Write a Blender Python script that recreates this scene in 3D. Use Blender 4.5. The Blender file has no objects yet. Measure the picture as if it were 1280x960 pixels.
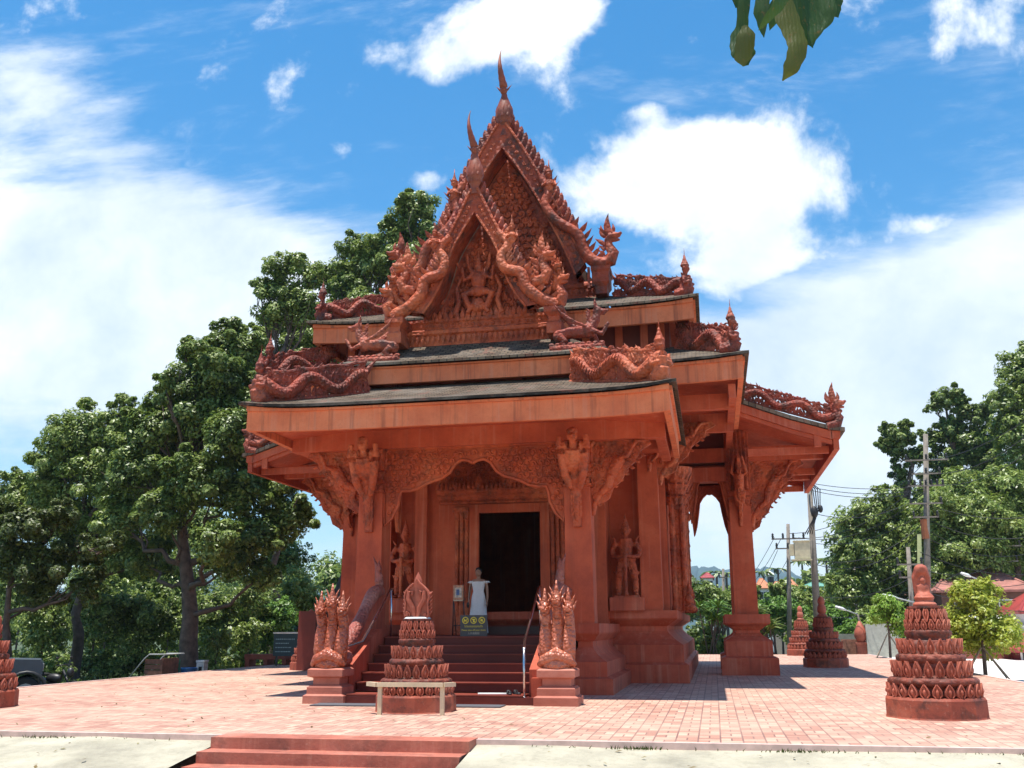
import bpy, math, random
import numpy as np
from mathutils import Vector, Matrix
from math import sin, cos, pi, radians, sqrt, atan2
random.seed(7)
scn = bpy.context.scene
COL = scn.collection
V = Vector
# ------------------------------------------------------------------ camera
F_PX, EYE = 1204.0, 1.25
YV = V((253, 303, F_PX)).normalized()
ZV = V((-26, -4760, F_PX)).normalized()
ZV = (ZV - YV * YV.dot(ZV)).normalized()
XV = YV.cross(ZV)
if XV.x < 0: XV = -XV
def at(x, y, Y):
    """photo pixel seen on the vertical plane Y = const -> world point"""
    c = V((x - 640, y - 480, F_PX))
    r = V((c.dot(XV), c.dot(YV), c.dot(ZV))); t = Y / r.y
    return V((r.x * t, Y, EYE + r.z * t))
cam_d = bpy.data.cameras.new('camera'); cam = bpy.data.objects.new('camera', cam_d); COL.objects.link(cam)
cam_d.sensor_width = 36; cam_d.lens = F_PX / 1280 * 36; cam_d.clip_start = .1; cam_d.clip_end = 9000
r_ = V((XV.x, YV.x, ZV.x)); d_ = V((XV.y, YV.y, ZV.y)); f_ = V((XV.z, YV.z, ZV.z))
m = Matrix((r_, -d_, -f_)).transposed().to_4x4(); m.translation = V((0, 0, EYE))
cam.matrix_world = m
scn.camera = cam
scn.view_settings.view_transform = 'Standard'; scn.view_settings.look = 'None'
scn.view_settings.exposure = EXPO = 0.80
scn.view_settings.gamma = 1
# ------------------------------------------------------------------ tags and mesh builder
def tag(o, label=None, cat=None, group=None, kind=None):
    if label: o['label'] = label
    if cat: o['category'] = cat
    if group: o['group'] = group
    if kind: o['kind'] = kind
    return o
WL = {}
def empty(name, loc, label=None, cat=None, group=None):
    o = bpy.data.objects.new(name, None); COL.objects.link(o); o.location = loc
    WL[o] = V(loc); o.empty_display_size = .1
    return tag(o, label, cat, group)
def nrm(v): return V(v).normalized()
class MB:
    def __init__(s): s.v = []; s.f = []; s.M = None
    def add(s, vs, fs):
        k = len(s.v)
        if s.M is not None: vs = [s.M @ V(p) for p in vs]
        s.v += [tuple(p) for p in vs]; s.f += [tuple(i + k for i in f) for f in fs]
    def box(s, x0, x1, y0, y1, z0, z1):
        if x0 > x1: x0, x1 = x1, x0
        s.add([(x0,y0,z0),(x1,y0,z0),(x1,y1,z0),(x0,y1,z0),(x0,y0,z1),(x1,y0,z1),(x1,y1,z1),(x0,y1,z1)],
              [(0,3,2,1),(4,5,6,7),(0,1,5,4),(1,2,6,5),(2,3,7,6),(3,0,4,7)])
    def rect(s, x0, x1, y0, y1, prof):
        """rectangle footprint swept up a profile of (outset, z)"""
        if x0 > x1: x0, x1 = x1, x0
        vs = []; fs = []
        for e, z in prof: vs += [(x0-e,y0-e,z),(x1+e,y0-e,z),(x1+e,y1+e,z),(x0-e,y1+e,z)]
        for i in range(len(prof)-1):
            for j in range(4):
                a = i*4+j; b = i*4+(j+1) % 4; fs.append((a, b, b+4, a+4))
        n = len(prof)*4
        fs += [(3,2,1,0), (n-4,n-3,n-2,n-1)]
        s.add(vs, fs)
    def lathe(s, prof, c, n=16, rot=0, sx=1, sy=1):
        vs = []; fs = []
        for r, z in prof:
            for j in range(n):
                a = 2*pi*(j)/n + rot; vs.append((c[0]+r*sx*cos(a), c[1]+r*sy*sin(a), c[2]+z))
        for i in range(len(prof)-1):
            for j in range(n):
                a = i*n+j; b = i*n+(j+1) % n; fs.append((a, b, b+n, a+n))
        fs.append(tuple(range(n-1, -1, -1))); k = (len(prof)-1)*n; fs.append(tuple(k+j for j in range(n)))
        s.add(vs, fs)
    def tube(s, pts, rads, n=6, flat=None, up=None):
        """flat=(vector, factor): squash along the vector"""
        pts = [V(p) for p in pts]
        if not hasattr(rads, '__len__'): rads = [rads]*len(pts)
        m_ = len(pts); vs = []; fs = []; ref = None
        for i in range(m_):
            t = (pts[min(i+1, m_-1)] - pts[max(i-1, 0)])
            t = t.normalized() if t.length > 1e-9 else V((0,0,1))
            if ref is None:
                ref = V(up) if up else (V((0,0,1)) if abs(t.z) < .9 else V((1,0,0)))
            u = ref - t*ref.dot(t)
            if u.length < 1e-6: u = V((1,0,0)) - t*t.x
            u.normalize(); w = t.cross(u); ref = u
            for j in range(n):
                a = 2*pi*j/n; o = (u*cos(a) + w*sin(a))*rads[i]
                if flat: fv = flat[0]; o = o - fv*(o.dot(fv)*(1-flat[1]))
                vs.append(pts[i]+o)
        for i in range(m_-1):
            for j in range(n):
                a = i*n+j; b = i*n+(j+1) % n; fs.append((a, b, b+n, a+n))
        fs.append(tuple(range(n-1, -1, -1))); k = (m_-1)*n; fs.append(tuple(k+j for j in range(n)))
        s.add(vs, fs)
    def ell(s, c, r, n=10, m=7):
        c = V(c)
        if not hasattr(r, '__len__'): r = (r, r, r)
        prof = [(sin(pi*i/m), -cos(pi*i/m)) for i in range(m+1)]; prof[0] = (.02, -1); prof[-1] = (.02, 1)
        vs = []; fs = []
        for q, z in prof:
            for j in range(n):
                a = 2*pi*j/n; vs.append((c.x+q*cos(a)*r[0], c.y+q*sin(a)*r[1], c.z+z*r[2]))
        for i in range(m):
            for j in range(n):
                a = i*n+j; b = i*n+(j+1) % n; fs.append((a, b, b+n, a+n))
        fs.append(tuple(range(n-1, -1, -1))); k = m*n; fs.append(tuple(k+j for j in range(n)))
        s.add(vs, fs)
    def flame(s, b, up, lat, h, w, th=.04, curl=.35, T=None):
        b = V(b); up = nrm(up); lat = nrm(lat); no = up.cross(lat)
        if no.length < 1e-3: return
        no.normalize(); vs = []; fs = []
        T = T or [(0,.6),(.2,.95),(.45,.85),(.72,.45),(1,.03)]
        for t, q in T:
            c = b + up*h*t + lat*(curl*h*(t*t - .35*t))
            vs += [c+lat*w*q/2, c+no*th*q/2, c-lat*w*q/2, c-no*th*q/2]
        for i in range(4):
            for j in range(4):
                a = i*4+j; e = i*4+(j+1) % 4; fs.append((a, e, e+4, a+4))
        fs += [(3,2,1,0), (16,17,18,19)]
        s.add(vs, fs)
    def scroll(s, c, u, w, r, th, turns=1.3, a0=0, hand=1, n=12, tail=.8):
        c = V(c); u = nrm(u); w = nrm(w); pts = []; rd = []
        for i in range(n+1):
            t = i/n; a = a0 + hand*2*pi*turns*t; q = r*(.16 + .84*t)
            pts.append(c + (u*cos(a) + w*sin(a))*q); rd.append(th*(.7+.5*sin(pi*t)))
        rd[-1] = th*.25
        s.tube(pts, rd, 5)
        s.ell(c, th*1.5, 6, 4)
    def prism(s, poly, fn, d0, d1):
        """poly of (a,b) extruded between depths d0,d1; fn(a,b,d)->point"""
        n = len(poly)
        vs = [fn(a, b, d0) for a, b in poly] + [fn(a, b, d1) for a, b in poly]
        fs = [tuple(range(n)), tuple(range(2*n-1, n-1, -1))] + [(i, i+n, (i+1) % n + n, (i+1) % n) for i in range(n)]
        s.add(vs, fs)
    def mesh(s, name, off=V((0,0,0))):
        me = bpy.data.meshes.new(name)
        me.from_pydata([(a-off.x, b-off.y, c-off.z) for a, b, c in s.v], [], s.f)
        return me
    def build(s, name, mat, parent=None, smooth=False, loc=None, angle=None):
        off = V(loc) if loc is not None else (WL.get(parent, V((0,0,0))) if parent else V((0,0,0)))
        me = s.mesh(name, off)
        import bmesh
        bm = bmesh.new(); bm.from_mesh(me); bmesh.ops.recalc_face_normals(bm, faces=bm.faces); bm.to_mesh(me); bm.free()
        o = bpy.data.objects.new(name, me); COL.objects.link(o)
        if mat: me.materials.append(mat)
        if parent: o.parent = parent; WL[o] = WL.get(parent, V((0,0,0)))
        elif loc is not None: o.location = loc; WL[o] = V(loc)
        if smooth:
            me.shade_smooth()
            if angle: me.set_sharp_from_angle(angle=radians(angle))
        return o
    def fuse(s, name, mat, parent=None, voxel=.03, loc=None, sm=0):
        tmp = bpy.data.objects.new('tmp', s.mesh('tmp')); COL.objects.link(tmp)
        md = tmp.modifiers.new('r', 'REMESH'); md.mode = 'VOXEL'; md.voxel_size = voxel; md.use_smooth_shade = True
        if sm: q = tmp.modifiers.new('s', 'SMOOTH'); q.factor = .5; q.iterations = sm
        dg = bpy.context.evaluated_depsgraph_get()
        me = bpy.data.meshes.new_from_object(tmp.evaluated_get(dg)); me.name = name
        bpy.data.objects.remove(tmp)
        off = V(loc) if loc is not None else (WL.get(parent, V((0,0,0))) if parent else V((0,0,0)))
        me.transform(Matrix.Translation(-off)); me.materials.clear(); me.materials.append(mat)
        me.shade_smooth()
        o = bpy.data.objects.new(name, me); COL.objects.link(o)
        if parent: o.parent = parent; WL[o] = WL.get(parent)
        elif loc is not None: o.location = loc; WL[o] = V(loc)
        return o
def clone(o, parent=None, keep=()):
    c = o.copy(); COL.objects.link(c); c.parent = parent
    for ch in list(o.children): clone(ch, c)
    return c
# ------------------------------------------------------------------ materials
def newmat(name):
    mt = bpy.data.materials.new(name); mt.use_nodes = True; nt = mt.node_tree
    return mt, nt, nt.nodes['Principled BSDF']
def N(nt, t, **k):
    n = nt.nodes.new(t)
    for a, b in k.items():
        if a in n.inputs: n.inputs[a].default_value = b
        else: setattr(n, a, b)
    return n
def ramp(nt, src, stops):
    r = nt.nodes.new('ShaderNodeValToRGB'); e = r.color_ramp.elements
    while len(e) < len(stops): e.new(.5)
    for x, (p, c) in zip(e, stops): x.position = p; x.color = (*c, 1) if hasattr(c, '__len__') else (c, c, c, 1)
    nt.links.new(src, r.inputs[0]); return r.outputs[0]
def mixc(nt, fac, a, b, mode='MIX'):
    mx = nt.nodes.new('ShaderNodeMix'); mx.data_type = 'RGBA'; mx.blend_type = mode
    for s, v in ((0, fac), (6, a), (7, b)):
        if hasattr(v, 'is_linked') or isinstance(v, bpy.types.NodeSocket): nt.links.new(v, mx.inputs[s])
        else: mx.inputs[s].default_value = v if s == 0 else (*v, 1)
    return mx.outputs[2]
def coords(nt, scale=(1,1,1), rot=(0,0,0)):
    g = nt.nodes.new('ShaderNodeNewGeometry'); mp = nt.nodes.new('ShaderNodeMapping')
    mp.inputs['Scale'].default_value = scale; mp.inputs['Rotation'].default_value = rot
    nt.links.new(g.outputs['Position'], mp.inputs[0]); return mp.outputs[0]
def noise(nt, vec, scale, detail=5, rough=.55, dist=0):
    n = N(nt, 'ShaderNodeTexNoise', Scale=scale, Detail=detail, Roughness=rough, Distortion=dist)
    nt.links.new(vec, n.inputs['Vector']); return n.outputs['Fac']
def bump(nt, b, h, strength=.4, dist=.02):
    n = N(nt, 'ShaderNodeBump', Strength=strength, Distance=dist); nt.links.new(h, n.inputs['Height'])
    nt.links.new(n.outputs[0], b.inputs['Normal']); return n
def m_plain(name, col, rough=.6, metal=0, spec=.5, var=.15, scale=6, bmp=.1):
    mt, nt, b = newmat(name); c = coords(nt)
    f = noise(nt, c, scale, 6)
    dk = tuple(x*(1-var) for x in col); lt = tuple(min(1, x*(1+var)) for x in col)
    nt.links.new(ramp(nt, f, [(.3, dk), (.7, lt)]), b.inputs['Base Color'])
    b.inputs['Roughness'].default_value = rough; b.inputs['Metallic'].default_value = metal
    b.inputs['Specular IOR Level'].default_value = spec
    if bmp: bump(nt, b, noise(nt, c, scale*8, 4), bmp, .01)
    return mt
def m_red(name, a=(.50,.092,.036), d=(.33,.052,.022), l=(.60,.15,.07), mold=.0, moldsc=1.6, streak=0, rough=.65, spec=.35, bm=.35, carve=0):
    mt, nt, b = newmat(name); c = coords(nt)
    f1 = noise(nt, c, .9, 8, .65); col = ramp(nt, f1, [(.3, d), (.52, a), (.75, l)])
    f2 = noise(nt, c, 9, 6, .7); col = mixc(nt, ramp(nt, f2, [(.5, 0), (.8, .35)]), col, tuple(x*.6 for x in d))
    if streak:
        cs = coords(nt, (3.2, 3.2, .12)); s1 = noise(nt, cs, 1.5, 6, .7)
        col = mixc(nt, ramp(nt, s1, [(.52, 0), (.72, streak)]), col, (.10,.03,.022))
        cs2 = coords(nt, (7, 7, .25)); s2 = noise(nt, cs2, 1.2, 3, .6)
        col = mixc(nt, ramp(nt, s2, [(.55, 0), (.75, .45)]), col, (.60,.26,.17))
    if mold:
        f3 = noise(nt, c, moldsc, 9, .72, .4)
        col = mixc(nt, ramp(nt, f3, [(.5-.05*mold, 0), (.64, min(.85, mold))]), col, (.035,.024,.02))
        f4 = noise(nt, c, 22, 4, .6)
        col = mixc(nt, ramp(nt, f4, [(.6, 0), (.75, .35)]), col, (.5,.30,.22))
    nt.links.new(col, b.inputs['Base Color'])
    b.inputs['Roughness'].default_value = rough; b.inputs['Specular IOR Level'].default_value = spec
    h = noise(nt, c, 30, 5, .6); bn = bump(nt, b, h, bm, .01)
    if carve:
        vo = N(nt, 'ShaderNodeTexVoronoi', Scale=carve); vo.feature = 'F1'; nt.links.new(c, vo.inputs['Vector'])
        b2 = N(nt, 'ShaderNodeBump', Strength=.7, Distance=.04); b2.invert = True
        nt.links.new(vo.outputs['Distance'], b2.inputs['Height']); nt.links.new(b2.outputs[0], bn.inputs['Normal'])
    return mt
RED = m_red('red_plaster', streak=.3)
REDP = m_red('red_plinth', a=(.45,.082,.038), d=(.29,.048,.024), l=(.55,.15,.085), streak=.45)
FASC = m_red('red_fascia', a=(.68,.19,.08), d=(.55,.125,.05), l=(.74,.27,.14), streak=.75)
CARV = m_red('red_carving', a=(.48,.092,.034), d=(.25,.039,.018), l=(.66,.2,.09), carve=13, bm=.6, mold=.6, moldsc=3.5)
CARVC = m_red('crisp_red_carving', a=(.48,.088,.03), d=(.27,.042,.018), l=(.62,.17,.07), bm=.3, mold=.4, moldsc=4)
CARVM = m_red('weathered_red_carving', a=(.33,.053,.027), d=(.15,.025,.015), l=(.54,.16,.09), mold=1.5, moldsc=3.2, carve=14, bm=.5)
GABM = m_red('gable_red', a=(.40,.069,.028), d=(.20,.032,.016), l=(.57,.16,.075), mold=.9, moldsc=2.2, carve=9, bm=.5)
SPIRE = m_red('spire_red', a=(.30,.07,.035), d=(.17,.04,.025), l=(.42,.14,.08), mold=.5, rough=.5, spec=.3)
TERRA = m_red('glazed_terracotta', a=(.42,.10,.042), d=(.28,.055,.028), l=(.6,.22,.13), rough=.35, spec=.6, mold=.2, carve=18)
STUPA = m_red('weathered_stupa', a=(.36,.085,.045), d=(.24,.05,.03), l=(.5,.19,.12), mold=.7, moldsc=3.5)
STUPD = m_red('dark_stupa_moulding', a=(.24,.055,.03), d=(.13,.03,.02), l=(.36,.12,.08), mold=.9, moldsc=5, carve=10)
STUPL = m_red('lotus_petal', a=(.45,.12,.07), d=(.3,.07,.04), l=(.6,.24,.16), mold=.35, moldsc=4)
BODY = m_red('naga_body', a=(.36,.10,.07), d=(.25,.06,.045), l=(.5,.22,.16), mold=.3, carve=16, rough=.5)
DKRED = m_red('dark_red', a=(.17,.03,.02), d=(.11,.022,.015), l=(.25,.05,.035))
GRAN = m_red('polished_red_granite', a=(.13,.022,.015), d=(.09,.016,.012), l=(.18,.035,.025), rough=.5, spec=.25, bm=.05)
GREDG = m_red('step_edge', a=(.38,.14,.1), d=(.3,.1,.07), l=(.5,.2,.15), rough=.4)
def m_tiles():
    mt, nt, b = newmat('old_roof_tiles'); b.inputs['Specular IOR Level'].default_value = .15; c = coords(nt)
    br = N(nt, 'ShaderNodeTexBrick', Scale=1.0); nt.links.new(c, br.inputs['Vector'])
    br.inputs['Color1'].default_value = (.08,.055,.038,1); br.inputs['Color2'].default_value = (.17,.125,.085,1)
    br.inputs['Mortar'].default_value = (.02,.017,.015,1); br.inputs['Mortar Size'].default_value = .012
    br.inputs['Brick Width'].default_value = .17; br.inputs['Row Height'].default_value = .09
    f = noise(nt, c, 1.3, 8, .7)
    col = mixc(nt, ramp(nt, f, [(.45, 0), (.7, .7)]), br.outputs['Color'], (.20,.17,.14))
    f = noise(nt, c, 2.1, 8, .7, .5)
    col = mixc(nt, ramp(nt, f, [(.56, 0), (.7, .8)]), col, (.22,.075,.055))
    nt.links.new(col, b.inputs['Base Color']); b.inputs['Roughness'].default_value = .85
    bump(nt, b, br.outputs['Fac'], .8, .03).invert = True
    return mt
TILE = m_tiles()
def m_pave():
    mt, nt, b = newmat('pink_basket_weave_paving')
    c = coords(nt); S = .25
    ck = N(nt, 'ShaderNodeTexChecker', Scale=1/S); nt.links.new(coords(nt, (1,1,0)), ck.inputs['Vector'])
    outs = []
    for rot in (0, pi/2):
        cc = coords(nt, (1,1,1), (0,0,rot))
        br = N(nt, 'ShaderNodeTexBrick', Scale=1.0); nt.links.new(cc, br.inputs['Vector']); br.offset = 0
        br.inputs['Color1'].default_value = (.60,.38,.27,1); br.inputs['Color2'].default_value = (.36,.165,.115,1)
        br.inputs['Mortar'].default_value = (.20,.10,.08,1); br.inputs['Mortar Size'].default_value = .010
        br.inputs['Brick Width'].default_value = S; br.inputs['Row Height'].default_value = S/2
        outs.append(br)
    col = mixc(nt, ck.outputs['Fac'], outs[0].outputs['Color'], outs[1].outputs['Color'])
    f = noise(nt, c, .35, 7, .65); col = mixc(nt, ramp(nt, f, [(.4, 0), (.7, .45)]), col, (.66,.47,.35))
    f = noise(nt, c, 2.5, 8, .75); col = mixc(nt, ramp(nt, f, [(.48, 0), (.74, .6)]), col, (.33,.17,.12))
    nt.links.new(col, b.inputs['Base Color']); b.inputs['Roughness'].default_value = .8
    bump(nt, b, noise(nt, c, 40, 4), .2, .01); return mt
PAVE = m_pave()
def m_conc():
    mt, nt, b = newmat('pale_concrete'); c = coords(nt)
    f = noise(nt, c, .8, 9, .7); col = ramp(nt, f, [(.3, (.24,.215,.16)), (.5, (.40,.36,.265)), (.72, (.52,.475,.36))])
    f = noise(nt, c, 6, 8, .8); col = mixc(nt, ramp(nt, f, [(.52, 0), (.7, .5)]), col, (.18,.16,.11))
    f = noise(nt, coords(nt, (.4, 2.2, 1)), 1.6, 8, .75); col = mixc(nt, ramp(nt, f, [(.54, 0), (.7, .55)]), col, (.33,.30,.2))
    nt.links.new(col, b.inputs['Base Color']); b.inputs['Roughness'].default_value = .9
    bump(nt, b, noise(nt, c, 25, 6), .6, .02); return mt
CONC = m_conc()
def m_ground():
    mt, nt, b = newmat('grass_and_soil'); c = coords(nt)
    f = noise(nt, c, .25, 8, .7); col = ramp(nt, f, [(.35, (.09,.07,.045)), (.5, (.055,.085,.025)), (.7, (.09,.14,.035))])
    f = noise(nt, c, 5, 6); col = mixc(nt, ramp(nt, f, [(.4, 0), (.7, .5)]), col, (.04,.05,.02))
    nt.links.new(col, b.inputs['Base Color']); b.inputs['Roughness'].default_value = .95
    bump(nt, b, f, .8, .05); return mt
GRND = m_ground()
def m_leaf(name, dark, mid, light, trans=.25, rough=.45, spec=.5):
    mt, nt, b = newmat(name); g = nt.nodes.new('ShaderNodeNewGeometry'); c = coords(nt)
    f = noise(nt, c, .55, 4)
    ad = nt.nodes.new('ShaderNodeMath'); ad.operation = 'MULTIPLY_ADD'
    nt.links.new(g.outputs['Random Per Island'], ad.inputs[0]); ad.inputs[1].default_value = .55
    sc = nt.nodes.new('ShaderNodeMath'); sc.operation = 'MULTIPLY'; nt.links.new(f, sc.inputs[0]); sc.inputs[1].default_value = .55
    nt.links.new(sc.outputs[0], ad.inputs[2])
    col = ramp(nt, ad.outputs[0], [(.15, dark), (.5, mid), (.9, light)])
    nt.links.new(col, b.inputs['Base Color']); b.inputs['Roughness'].default_value = rough
    b.inputs['Specular IOR Level'].default_value = spec
    tr = nt.nodes.new('ShaderNodeBsdfTranslucent'); nt.links.new(col, tr.inputs[0])
    mx = nt.nodes.new('ShaderNodeMixShader'); mx.inputs[0].default_value = trans
    nt.links.new(b.outputs[0], mx.inputs[1]); nt.links.new(tr.outputs[0], mx.inputs[2])
    nt.links.new(mx.outputs[0], nt.nodes['Material Output'].inputs[0]); return mt
LF_D = m_leaf('dark_broadleaf', (.035,.065,.010), (.13,.20,.03), (.36,.43,.11), .32, .42, .5)
LF_M = m_leaf('mid_broadleaf', (.05,.09,.014), (.18,.26,.04), (.42,.48,.14), .34, .42, .5)
LF_O = m_leaf('olive_leaf', (.035,.055,.01), (.08,.11,.018), (.16,.19,.035), .35)
LF_B = m_leaf('bright_leaf', (.06,.14,.02), (.13,.26,.03), (.22,.34,.06), .35)
LF_Y = m_leaf('yellow_green_leaf', (.20,.27,.02), (.34,.40,.04), (.48,.48,.08), .35)
LF_L = m_leaf('lime_leaf', (.12,.24,.02), (.22,.37,.04), (.34,.45,.07), .35)
BARK = m_plain('bark', (.10,.07,.055), .9, var=.45, scale=5, bmp=.9)
CPOLE = m_plain('weathered_concrete_pole', (.20,.17,.14), .85, var=.25)
STEEL = m_plain('stainless_steel', (.62,.6,.58), .22, 1, var=.05, bmp=0)
BLACKM = m_plain('black_metal', (.02,.02,.022), .45, var=.1)
WIRE = m_plain('black_cable', (.012,.012,.014), .6, var=.1, bmp=0)
WOODP = m_plain('pale_timber', (.58,.46,.30), .7, var=.15, scale=4)
WHITE = m_plain('white_paint', (.78,.77,.74), .6, var=.04)
GREY = m_plain('grey_paint', (.32,.33,.33), .6, var=.1)
# ------------------------------------------------------------------ world
SUNDIR = V((-.105, -.10, 1)).normalized()     # towards the sun
sun_el = math.asin(SUNDIR.z); sun_az = atan2(SUNDIR.x, SUNDIR.y)
w = bpy.data.worlds.new('World'); scn.world = w; w.use_nodes = True; nt = w.node_tree
bg = nt.nodes['Background']; bg.inputs[1].default_value = .085
sky = nt.nodes.new('ShaderNodeTexSky'); sky.sky_type = 'NISHITA'; sky.sun_disc = False
sky.sun_elevation = sun_el; sky.sun_rotation = sun_az; sky.air_density = 1.0; sky.dust_density = .2; sky.ozone_density = 2.0
hs = N(nt, 'ShaderNodeHueSaturation', Hue=.492, Saturation=1.44, Value=1.33); nt.links.new(sky.outputs[0], hs.inputs['Color'])
tc = nt.nodes.new('ShaderNodeTexCoord'); sp = nt.nodes.new('ShaderNodeSeparateXYZ'); nt.links.new(tc.outputs['Generated'], sp.inputs[0])
def M_(op, a, b=None, c=None, clamp=False):
    n = nt.nodes.new('ShaderNodeMath'); n.operation = op; n.use_clamp = clamp
    for i, x in enumerate((a, b, c)):
        if x is None: continue
        if isinstance(x, bpy.types.NodeSocket): nt.links.new(x, n.inputs[i])
        else: n.inputs[i].default_value = x
    return n.outputs[0]
den = M_('ADD', M_('ABSOLUTE', sp.outputs[1]), .08)
U_ = M_('DIVIDE', sp.outputs[0], den); W_ = M_('DIVIDE', sp.outputs[2], den)
def uv(px, py):
    c = V((px-640, py-480, F_PX)); r = V((c.dot(XV), c.dot(YV), c.dot(ZV))).normalized(); d = abs(r.y)+.08
    return r.x/d, r.z/d
def wnoise(scale, sx=1, sy=1, rot=0, detail=9, rough=.58, seed=0, dist=0):
    cb = nt.nodes.new('ShaderNodeCombineXYZ'); nt.links.new(U_, cb.inputs[0]); nt.links.new(W_, cb.inputs[1]); cb.inputs[2].default_value = seed
    mp = nt.nodes.new('ShaderNodeMapping'); mp.inputs['Scale'].default_value = (sx, sy, 1); mp.inputs['Rotation'].default_value = (0,0,rot)
    nt.links.new(cb.outputs[0], mp.inputs[0])
    n = N(nt, 'ShaderNodeTexNoise', Scale=scale, Detail=detail, Roughness=rough, Distortion=dist); nt.links.new(mp.outputs[0], n.inputs['Vector'])
    return n.outputs['Fac']
def blob(px, py, rx, ry, rot=0, amp=1.0):
    u0, w0 = uv(px, py); k = 1/1204
    du = M_('SUBTRACT', U_, u0); dw = M_('SUBTRACT', W_, w0); c_, s_ = cos(radians(rot)), sin(radians(rot))
    a = M_('DIVIDE', M_('ADD', M_('MULTIPLY', du, c_), M_('MULTIPLY', dw, s_)), rx*k)
    b = M_('DIVIDE', M_('SUBTRACT', M_('MULTIPLY', dw, c_), M_('MULTIPLY', du, s_)), ry*k)
    e = M_('ADD', M_('MULTIPLY', a, a), M_('MULTIPLY', b, b))
    return M_('MULTIPLY', M_('POWER', 2.718, M_('MULTIPLY', e, -1.0)), amp)
def total(lst):
    t = lst[0]
    for x in lst[1:]: t = M_('ADD', t, x)
    return t
cum = total([blob(610,30,120,62,8), blob(715,20,75,42,0,.9), blob(560,85,70,35,-10,.6), blob(690,115,42,36,-30,.28),
             blob(850,205,140,58,-6,.95), blob(780,255,150,62,0,.62), blob(905,330,70,40,0,.3), blob(930,275,90,85,0,.8), blob(985,220,52,48,0,.7), blob(870,180,50,35,0,.6),
             blob(530,228,42,20,0,.8), blob(812,138,30,15,0,.5), blob(868,50,16,16,0,.62), blob(1240,35,110,62,0,.45), blob(935,345,55,70,0,.5),
             blob(1290,260,60,30,0,.35), blob(270,110,38,55,0,.32), blob(405,190,70,26,0,.30), blob(1130,290,120,16,12,.42), blob(60,20,130,45,0,.42)])
n1 = wnoise(5.5, seed=3.1, rough=.62, dist=.25); n2 = wnoise(17, seed=1.3, rough=.6)
cumv = M_('ADD', cum, M_('ADD', M_('MULTIPLY', M_('SUBTRACT', n1, .5), 2.7), M_('MULTIPLY', M_('SUBTRACT', n2, .5), 1.3)))
mr = N(nt, 'ShaderNodeMapRange'); mr.interpolation_type = 'SMOOTHSTEP'; nt.links.new(cumv, mr.inputs[0]); mr.inputs[1].default_value = .30; mr.inputs[2].default_value = .95
cmask = mr.outputs[0]
# layered thin cloud over the lower left and lower right, whiter towards the horizon
str_ = total([blob(40,90,120,60,-30,.45), blob(150,200,150,50,-28,.4), blob(60,330,330,150,-12,1.0), blob(-60,180,170,90,-25,.55), blob(300,330,190,70,-14,.75), blob(150,470,420,140,0,.9), blob(-500,400,400,300,0,.8),
              blob(1180,420,260,110,14,.95), blob(960,480,260,110,0,.8), blob(1250,340,120,55,25,.6), blob(1100,600,400,150,0,.9), blob(1700,350,350,250,0,.8)])
n3 = wnoise(4.2, .45, 1.5, radians(-14), seed=7, rough=.66, dist=.5); n4 = wnoise(26, .5, 1.6, radians(-20), seed=2, detail=6, rough=.6)
strv = M_('ADD', str_, M_('ADD', M_('MULTIPLY', M_('SUBTRACT', n3, .5), 2.0), M_('MULTIPLY', M_('SUBTRACT', n4, .5), .8)))
mr2 = N(nt, 'ShaderNodeMapRange'); mr2.interpolation_type = 'SMOOTHSTEP'; nt.links.new(strv, mr2.inputs[0]); mr2.inputs[1].default_value = .1; mr2.inputs[2].default_value = 1.05
smask = M_('MULTIPLY', mr2.outputs[0], .85)
wis = N(nt, 'ShaderNodeMapRange'); wis.interpolation_type = 'SMOOTHSTEP'; nt.links.new(wnoise(7, .6, 1.3, radians(25), seed=11, rough=.7, dist=.6), wis.inputs[0]); wis.inputs[1].default_value = .55; wis.inputs[2].default_value = .8; wis.inputs[4].default_value = .35
mask = M_('MAXIMUM', M_('MAXIMUM', cmask, smask), wis.outputs[0])
shade = ramp(nt, M_('ADD', M_('MULTIPLY', n1, .55), M_('MULTIPLY', wnoise(9, seed=5), .45)), [(.36, (6.0,6.7,7.5)), (.50, (7.9,8.3,8.7)), (.62, (9.6,9.6,9.6))])
wc = mixc(nt, mask, hs.outputs[0], shade)
nt.links.new(wc, bg.inputs[0])
sl = bpy.data.lights.new('sun', 'SUN'); so = bpy.data.objects.new('sun', sl); COL.objects.link(so)
sl.energy = 4.6; sl.angle = radians(.53); sl.color = (1, .955, .88)
so.rotation_euler = SUNDIR.to_track_quat('Z', 'Y').to_euler(); so.location = (0, 0, 60)
# ------------------------------------------------------------------ setting
def struct(name, mb, mat, smooth=False):
    o = mb.build(name, mat, smooth=smooth); o['kind'] = 'structure'; return o
PX0, PX1, PY0, PY1 = -15.3, 6.6, 11.45, 47.0
mb = MB(); mb.box(PX0, PX1, PY0, PY1, -.6, 0); struct('temple_platform', mb, PAVE)
mb = MB(); mb.box(PX0-.1, -5.87, PY0-.09, PY0-.002, -.6, .012); mb.box(-2.74, PX1+.1, PY0-.09, PY0-.002, -.6, .012)
mb.box(PX1+.002, PX1+.12, PY0-.09, PY1, -.6, .012); mb.box(PX0-.12, PX0-.002, PY0-.09, PY1, -.6, .012)
struct('platform_kerb', mb, m_plain('pink_kerb', (.62,.42,.36), .8, var=.2))
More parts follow.
